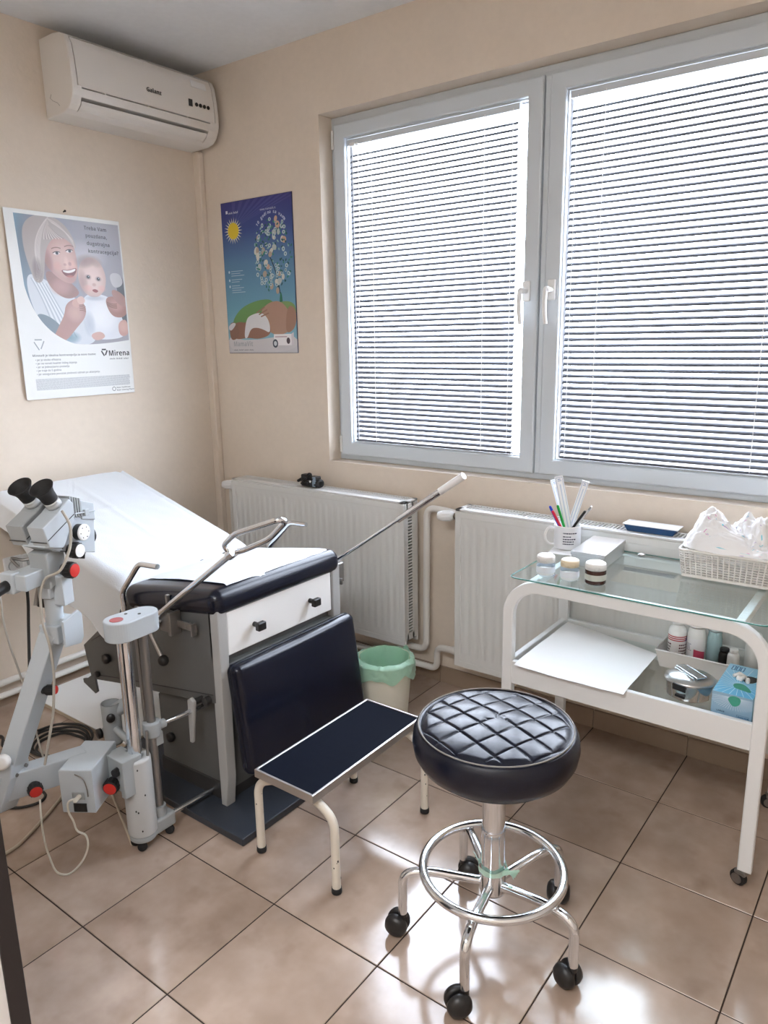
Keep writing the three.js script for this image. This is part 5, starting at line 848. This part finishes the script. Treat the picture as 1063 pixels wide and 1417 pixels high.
  // lower arm with power inlet
  const arm1 = extr([[1.117, -1.394], [1.198, -1.522], [1.123, -1.573], [1.042, -1.444]], 0.182, 0.311, 0.003).rotateX(-PI / 2);
  const a1 = part(t, 'lower_arm', [arm1], M.scopeLight);
  {
    const c = V(1.1605, 0.215, 1.5475), n = V(0.56, 0, 0.83).normalize(), s = V(0.83, 0, -0.56).normalize(), P = (a, b, d) => c.clone().add(s.clone().multiplyScalar(a)).add(V(0, b, 0)).add(n.clone().multiplyScalar(d));
    const quad = (a0, a1, b0, b1, d) => grid(1, 1, (u, v) => P(lerp(a0, a1, u), lerp(b0, b1, v), d));
    part(a1, 'power_inlet', [quad(-0.012, 0.018, 0.012, 0.028, 0.0025), tube([P(-0.013, 0.011, 0.002), P(0.019, 0.011, 0.002), P(0.019, 0.029, 0.002), P(-0.013, 0.029, 0.002), P(-0.013, 0.011, 0.002)], 0.002, 6)], M.scope);
    part(a1, 'switch', [quad(-0.012, 0.022, -0.026, -0.004, 0.0025), tube([P(-0.012, -0.026, 0.002), P(0.022, -0.026, 0.002), P(0.022, -0.004, 0.002), P(-0.012, -0.004, 0.002), P(-0.012, -0.026, 0.002)], 0.002, 6)], M.black, 'dark rocker switch');
    part(a1, 'inlet_plug', [cyl(P(0.006, 0.02, 0.001), P(0.002, 0.018, 0.02), 0.006), ball(P(0.002, 0.018, 0.02), 0.006)], M.cableWhite);
    part(a1, 'wire_loop', [tube(spline([P(0.0, 0.085, 0.003), P(0.025, 0.08, 0.012), P(0.032, 0.05, 0.01), P(0.03, 0.02, 0.004)], 20), 0.0016, 6)], M.dullMetal);
  }
  // second arm and its knob
  const arm2 = extr([[1.108, -1.478], [1.036, -1.69], [0.99, -1.675], [1.06, -1.463]], 0.238, 0.312, 0.003).rotateX(-PI / 2);
  const a2 = part(t, 'middle_arm', [arm2], M.scopeLight);
  knob(a2, V(1.062, 0.262, 1.612), V(0.94, -0.15, 0.33), 0.0185, 0.028, M.red);
  // long rising arm
  const A = V(1.012, 0.262, 1.668), B = V(1.062, 0.668, 1.506), yv = B.clone().sub(A).normalize(), xv = V(0.906, 0, -0.42); xv.sub(yv.clone().multiplyScalar(xv.dot(yv))).normalize();
  const zv = xv.clone().cross(yv), bas = new THREE.Matrix4().makeBasis(xv, yv, zv), len = A.distanceTo(B), up = (g) => g.applyMatrix4(bas).translate(A.x, A.y, A.z);
  const la = part(t, 'rising_arm', [up(box(-0.024, 0.024, 0.03, len - 0.005, -0.028, 0.028, 0.003))], M.scopeLight);
  part(la, 'arm_bracket', [up(extr([[-0.035, -0.03], [0.03, -0.045], [0.032, 0.05], [0.022, 0.085], [-0.02, 0.09], [-0.035, 0.06]], -0.036, 0.036, 0.004).rotateY(0))], M.scopeLight);
  for (const [y, z] of [[0.055, 0.012], [0.02, -0.02], [0.075, -0.016]]) part(la, 'screw', [up(cyl(V(0.028, y, z), V(0.034, y, z), 0.005, 0.005, 10))], M.dullMetal);
  part(la, 'white_knob', [up(lathe([[0, 0], [0.017, 0], [0.02, 0.006], [0.02, 0.02], [0.014, 0.026], [0, 0.026]], V(0, 0.09, 0.036), 24, V(0.25, 0, 1)))], M.white, 'white round knob');
  knob(la, B.clone().sub(yv.clone().multiplyScalar(0.155)).add(xv.clone().multiplyScalar(0.022)), V(0.8, 0.05, -0.5), 0.013, 0.036, M.red);
  // head carrier
  const Hh = V(1.068, 0.8, 1.5), turn = new THREE.Matrix4().makeRotationY(R(18)).setPosition(Hh), L = (g) => g.applyMatrix4(turn);
  const prof = (pts, x0, x1, b = 0.003) => L(extr(pts.map(([z, y]) => [-z, y]), x0, x1, b).rotateY(PI / 2));
  const top = part(t, 'head_carrier', [cyl(V(1.068, 0.69, 1.5), V(1.07, 0.83, 1.5), 0.0225, 0.0225, 28), L(box(-0.03, 0.03, -0.155, -0.105, -0.03, 0.03, 0.004)), L(box(-0.03, 0.052, -0.165, -0.09, -0.035, 0.008, 0.006))], M.scopeLight);
  part(top, 'side_plate', [prof([[0.036, -0.155], [-0.02, -0.165], [-0.032, -0.15], [-0.034, -0.085], [-0.022, -0.072], [0.036, -0.085]], 0.052, 0.06, 0.0015), L(box(0.018, 0.05, -0.05, 0.032, -0.024, 0.014, 0.003))], M.scopeLight);
  part(top, 'friction_knob', [L(cyl(V(-0.045, -0.055, 0.0), V(-0.022, -0.055, 0.0), 0.0115))], M.black);
  part(top, 'clamp_block', [L(box(-0.052, 0.012, 0.012, 0.055, -0.01, 0.095, 0.004)), L(box(-0.06, -0.02, 0.005, 0.06, 0.075, 0.105, 0.005)), L(box(-0.02, 0.02, -0.03, 0.015, 0.0, 0.03, 0.004))], M.scopeLight);
  part(top, 'swing_handle', [L(tube([V(-0.04, 0.03, 0.09), V(-0.045, 0.012, 0.18), V(-0.05, -0.012, 0.3)], 0.0145, 16))], M.black, 'black handle bar');
  part(top, 'latch_lever', [L(tube(bend([V(-0.02, 0.02, 0.01), V(-0.03, -0.02, 0.02), V(-0.03, -0.05, 0.03)], 0.01), 0.0055, 8))], M.dullMetal);
  part(top, 'latch_spring', [L(tube(spline([V(-0.05, 0.06, 0.05), V(-0.06, 0.085, 0.06), V(-0.045, 0.075, 0.035), V(-0.02, 0.08, 0.02)], 14), 0.004, 7))], M.dullMetal);
  part(top, 'neck', [L(extr([[0.03, 0.0], [0.036, 0.095], [-0.028, 0.11], [-0.03, 0.02]], -0.03, 0.03, 0.004).rotateY(-PI / 2))], M.scope);
  // binocular head; profiles are (z, y), swept across x
  const head = part(t, 'microscope_head', [prof([[0.05, 0.118], [0.006, 0.095], [-0.128, 0.057], [-0.138, 0.15], [-0.06, 0.182], [-0.02, 0.186]], -0.03, 0.044)], M.scopeLight);
  part(head, 'head_seam_shade', [L(tube([V(0.0448, 0.165, -0.02), V(0.0448, 0.1, -0.008)], 0.0016, 5)), L(tube([V(0.0448, 0.096, 0.0), V(0.0448, 0.066, -0.09)], 0.0012, 5))], M.black);  // black lines painted for the shade inside the head joints
  for (const [x0, x1, m] of [[-0.064, -0.012, M.scope], [0.004, 0.056, M.scopeLight]]) {  // left housing gets a darker grey: its shade is put into the colour
    const xm = (x0 + x1) / 2;
    const h = part(head, 'prism_housing', [prof([[0.062, 0.172], [0.046, 0.118], [0.0, 0.104], [-0.05, 0.17], [-0.052, 0.214], [-0.038, 0.228], [0.008, 0.198]], x0, x1)], m);
    part(h, 'housing_seam_shade', [L(tube([V(x1 + 0.0006, 0.137, 0.05), V(x1 + 0.0006, 0.184, -0.05)], 0.0011, 5)), L(tube([V(x0, 0.132, 0.0535), V(x1, 0.132, 0.0535)], 0.0011, 5))], M.black);  // seam shade drawn as thin black tubes on the housing
    const c = V(xm, 0.214, -0.014), d = V(0, 0.81, 0.58);
    part(h, 'eyepiece_tube', [L(lathe([[0.0, 0], [0.02, 0], [0.02, 0.008], [0.0185, 0.009], [0.0185, 0.014], [0.02, 0.015], [0.02, 0.021], [0, 0.021]], c, 28, d))], M.scopeWhite);
    part(h, 'eyecup', [L(lathe([[0.0, 0.02], [0.0195, 0.02], [0.0205, 0.03], [0.021, 0.042], [0.0245, 0.054], [0.0305, 0.064], [0.0318, 0.066], [0.029, 0.0662], [0.021, 0.055], [0.016, 0.05], [0, 0.05]], c, 32, d))], M.rubber, 'flared black rubber eyecup');
  }
  const lamp = part(head, 'lamp_housing', [prof([[-0.045, 0.178], [-0.045, 0.225], [-0.086, 0.21], [-0.086, 0.165]], -0.02, 0.045, 0.002)], M.scope);
  for (let i = 0; i < 5; i++) part(lamp, 'cooling_fin', [prof([[-0.047 - 0.0085 * i, 0.172], [-0.047 - 0.0085 * i, 0.232 - 0.003 * i], [-0.051 - 0.0085 * i, 0.231 - 0.003 * i], [-0.051 - 0.0085 * i, 0.17]], -0.022, 0.05, 0.0008)], M.scope);
  part(head, 'lamp_cover', [prof([[-0.088, 0.16], [-0.088, 0.212], [-0.138, 0.194], [-0.138, 0.148]], -0.025, 0.047, 0.002)], M.scopeLight);
  part(head, 'cord_clip', [L(box(0.046, 0.056, 0.168, 0.186, -0.108, -0.093, 0.002)), L(tube([V(0.05, 0.182, -0.06), V(0.052, 0.178, -0.1), V(0.05, 0.174, -0.135)], 0.002, 6))], M.scopeLight);
  part(head, 'objective', [L(cyl(V(0.007, 0.1, -0.13), V(0.007, 0.098, -0.152), 0.026)), L(cyl(V(0.007, 0.06, -0.12), V(0.007, 0.04, -0.115), 0.008))], M.black);
  part(head, 'dial_hub', [L(cyl(V(0.042, 0.13, -0.07), V(0.062, 0.13, -0.07), 0.022))], M.black);
  const dial = part(head, 'dial', [L(lathe([[0.0225, 0], [0.0225, 0.003], [0.02, 0.005], [0, 0.005]], V(0.062, 0.13, -0.07), 30, V(1, 0, 0)))], M.white, 'white magnification dial');
  for (let i = 0; i < 6; i++) part(dial, 'dial_mark', [L(ball(V(0.0673, 0.13 + Math.sin(i * PI / 3) * 0.015, -0.07 + Math.cos(i * PI / 3) * 0.015), 0.0014, 1, 1, 1, 6))], M.black);
  knob(head, V(0.0, 0, 0).add(V(0.04, 0.09, -0.035).applyMatrix4(turn)), V(1, 0, 0).transformDirection(turn), 0.0205, 0.036, M.white);
  knob(head, V(0.04, 0.044, -0.008).applyMatrix4(turn), V(1, 0, 0).transformDirection(turn), 0.0205, 0.036, M.red);
  part(t, 'head_cord', [tube(spline([[1.13, 1.005, 1.48], [1.150, 0.969, 1.475], [1.150, 0.925, 1.478], [1.155, 0.9, 1.49], [1.15, 0.858, 1.515], [1.108, 0.833, 1.534], [1.097, 0.794, 1.546], [1.096, 0.769, 1.548], [1.098, 0.714, 1.55], [1.108, 0.656, 1.545], [1.112, 0.583, 1.545], [1.111, 0.532, 1.55], [1.104, 0.462, 1.557], [1.092, 0.402, 1.567], [1.07, 0.312, 1.58]].map((p) => V(...p)), 90), 0.0036, 8)], M.cableGrey, 'grey lamp cord');
}
// ---------------------------------------------------------------- cables
solo('power_cable', 'white power cable looping from the colposcope inlet', 'cable', [1.15, 0.005, 1.57], tube(spline([[1.172, 0.2375, 1.561], [1.162, 0.232, 1.575], [1.155, 0.20, 1.575], [1.154, 0.165, 1.565], [1.156, 0.131, 1.558], [1.166, 0.112, 1.542], [1.166, 0.073, 1.54], [1.155, 0.03, 1.559], [1.14, 0.008, 1.589], [1.129, 0.022, 1.612], [1.122, 0.079, 1.626], [1.119, 0.147, 1.632], [1.112, 0.20, 1.628], [1.08, 0.225, 1.61]].map((p) => V(...p)), 90), 0.0028, 8), M.cableWhite);
solo('black_cable', 'black cable hanging from the microscope handle', 'cable', [0.98, 0.6, 1.52], tube(spline([[0.99, 0.83, 1.535], [0.986, 0.796, 1.525], [0.983, 0.745, 1.524], [0.978, 0.685, 1.528], [0.975, 0.633, 1.532], [0.985, 0.56, 1.545], [1.005, 0.5, 1.56]].map((p) => V(...p)), 40), 0.0042, 8), M.cableBlack);
solo('thin_cable', 'thin grey cable drooping in front of the left wall', 'cable', [0.6, 0.0, 1.41], tube(spline([[0.59, 0.74, 1.43], [0.591, 0.648, 1.418], [0.591, 0.564, 1.418], [0.595, 0.476, 1.41], [0.6, 0.411, 1.4], [0.62, 0.3, 1.39], [0.64, 0.12, 1.38], [0.66, 0.005, 1.37]].map((p) => V(...p)), 50), 0.0034, 8), M.cableGrey);
solo('floor_cable', 'beige cable lying across the floor tiles', 'cable', [0.85, 0, 1.5], tube(spline([[1.02, 0.005, 1.75], [0.917, 0.005, 1.667], [0.905, 0.005, 1.61], [0.87, 0.005, 1.539], [0.815, 0.005, 1.446], [0.788, 0.005, 1.406], [0.72, 0.005, 1.33]].map((p) => V(...p)), 40), 0.005, 8), M.cableBeige);
solo('floor_cable', 'brown cable running to the column foot', 'cable', [1.0, 0, 1.33], tube(spline([[1.175, 0.004, 1.412], [1.086, 0.004, 1.375], [0.948, 0.004, 1.318], [0.859, 0.004, 1.283], [0.78, 0.004, 1.28]].map((p) => V(...p)), 40), 0.0036, 8), M.cableBeige);
solo('floor_cable', 'black cable looping on the floor by the cabinet', 'cable', [0.72, 0, 1.5], tube(spline([[0.64, 0.005, 1.6], [0.692, 0.005, 1.543], [0.738, 0.005, 1.505], [0.756, 0.005, 1.457], [0.736, 0.005, 1.43], [0.68, 0.005, 1.425], [0.6, 0.005, 1.44]].map((p) => V(...p)), 50), 0.0045, 8), M.cableBlack);
solo('cable_coil', 'untidy coil of dark cables under the backrest', 'cable', [0.49, 0, 1.23], [0, 1, 2, 3].map((k) => tube(spline([...Array(18)].map((_, i) => { const a = i / 17 * 5.9 + k, r = 0.095 + 0.012 * k + 0.012 * noise(i * 0.5, k); return V(0.49 + Math.cos(a) * r * 0.95, 0.0055 + 0.008 * k, 1.235 + Math.sin(a) * r * 0.8); }), 90), 0.005, 7)), M.cableBlack);
solo('floor_cable', 'black lead running from the cable coil towards the wall', 'cable', [0.3, 0, 1.3], tube(spline([[0.40, 0.006, 1.31], [0.33, 0.006, 1.36], [0.25, 0.006, 1.33], [0.15, 0.006, 1.42], [0.08, 0.006, 1.5]].map((p) => V(...p)), 40), 0.005, 8), M.cableBlack);
// ---------------------------------------------------------------- white board on the floor, cabinet edge
{
  const t = thing('floor_board', 'white flat board lying on the floor behind the chair pedestal', 'board', [0.4, 0, 0.86]);
  part(t, 'top_face', [box(0.06, 0.70, 0.016, 0.02, 0.62, 1.108, 0.001)], M.white); part(t, 'shade_edge', [box(0.061, 0.699, 0.001, 0.016, 0.621, 1.107, 0)], M.cableBeige, 'beige edge coloured as the shaded side of the white board');  // shadow side of the white board is put into the beige edge colour
}
{
  const t = thing('side_cabinet', 'white cabinet with dark edge strip and worktop near the colposcope arm', 'cabinet', [1.56, 0, 2.35]);
  part(t, 'carcass', [box(1.36, 1.77, 0.001, 0.86, 2.03, 2.72, 0.002)], M.white); part(t, 'edge_strip', [box(1.36, 1.7735, 0.001, 0.865, 2.0, 2.031, 0.002)], M.darkEdge, 'dark brown edge strip');
  part(t, 'door_gap', [box(1.7695, 1.7712, 0.02, 0.85, 2.052, 2.055, 0)], M.skirt); part(t, 'worktop', [box(1.35, 1.79, 0.866, 0.892, 1.99, 2.73, 0.003)], M.darkEdge);
}
renderer.render(scene, camera);
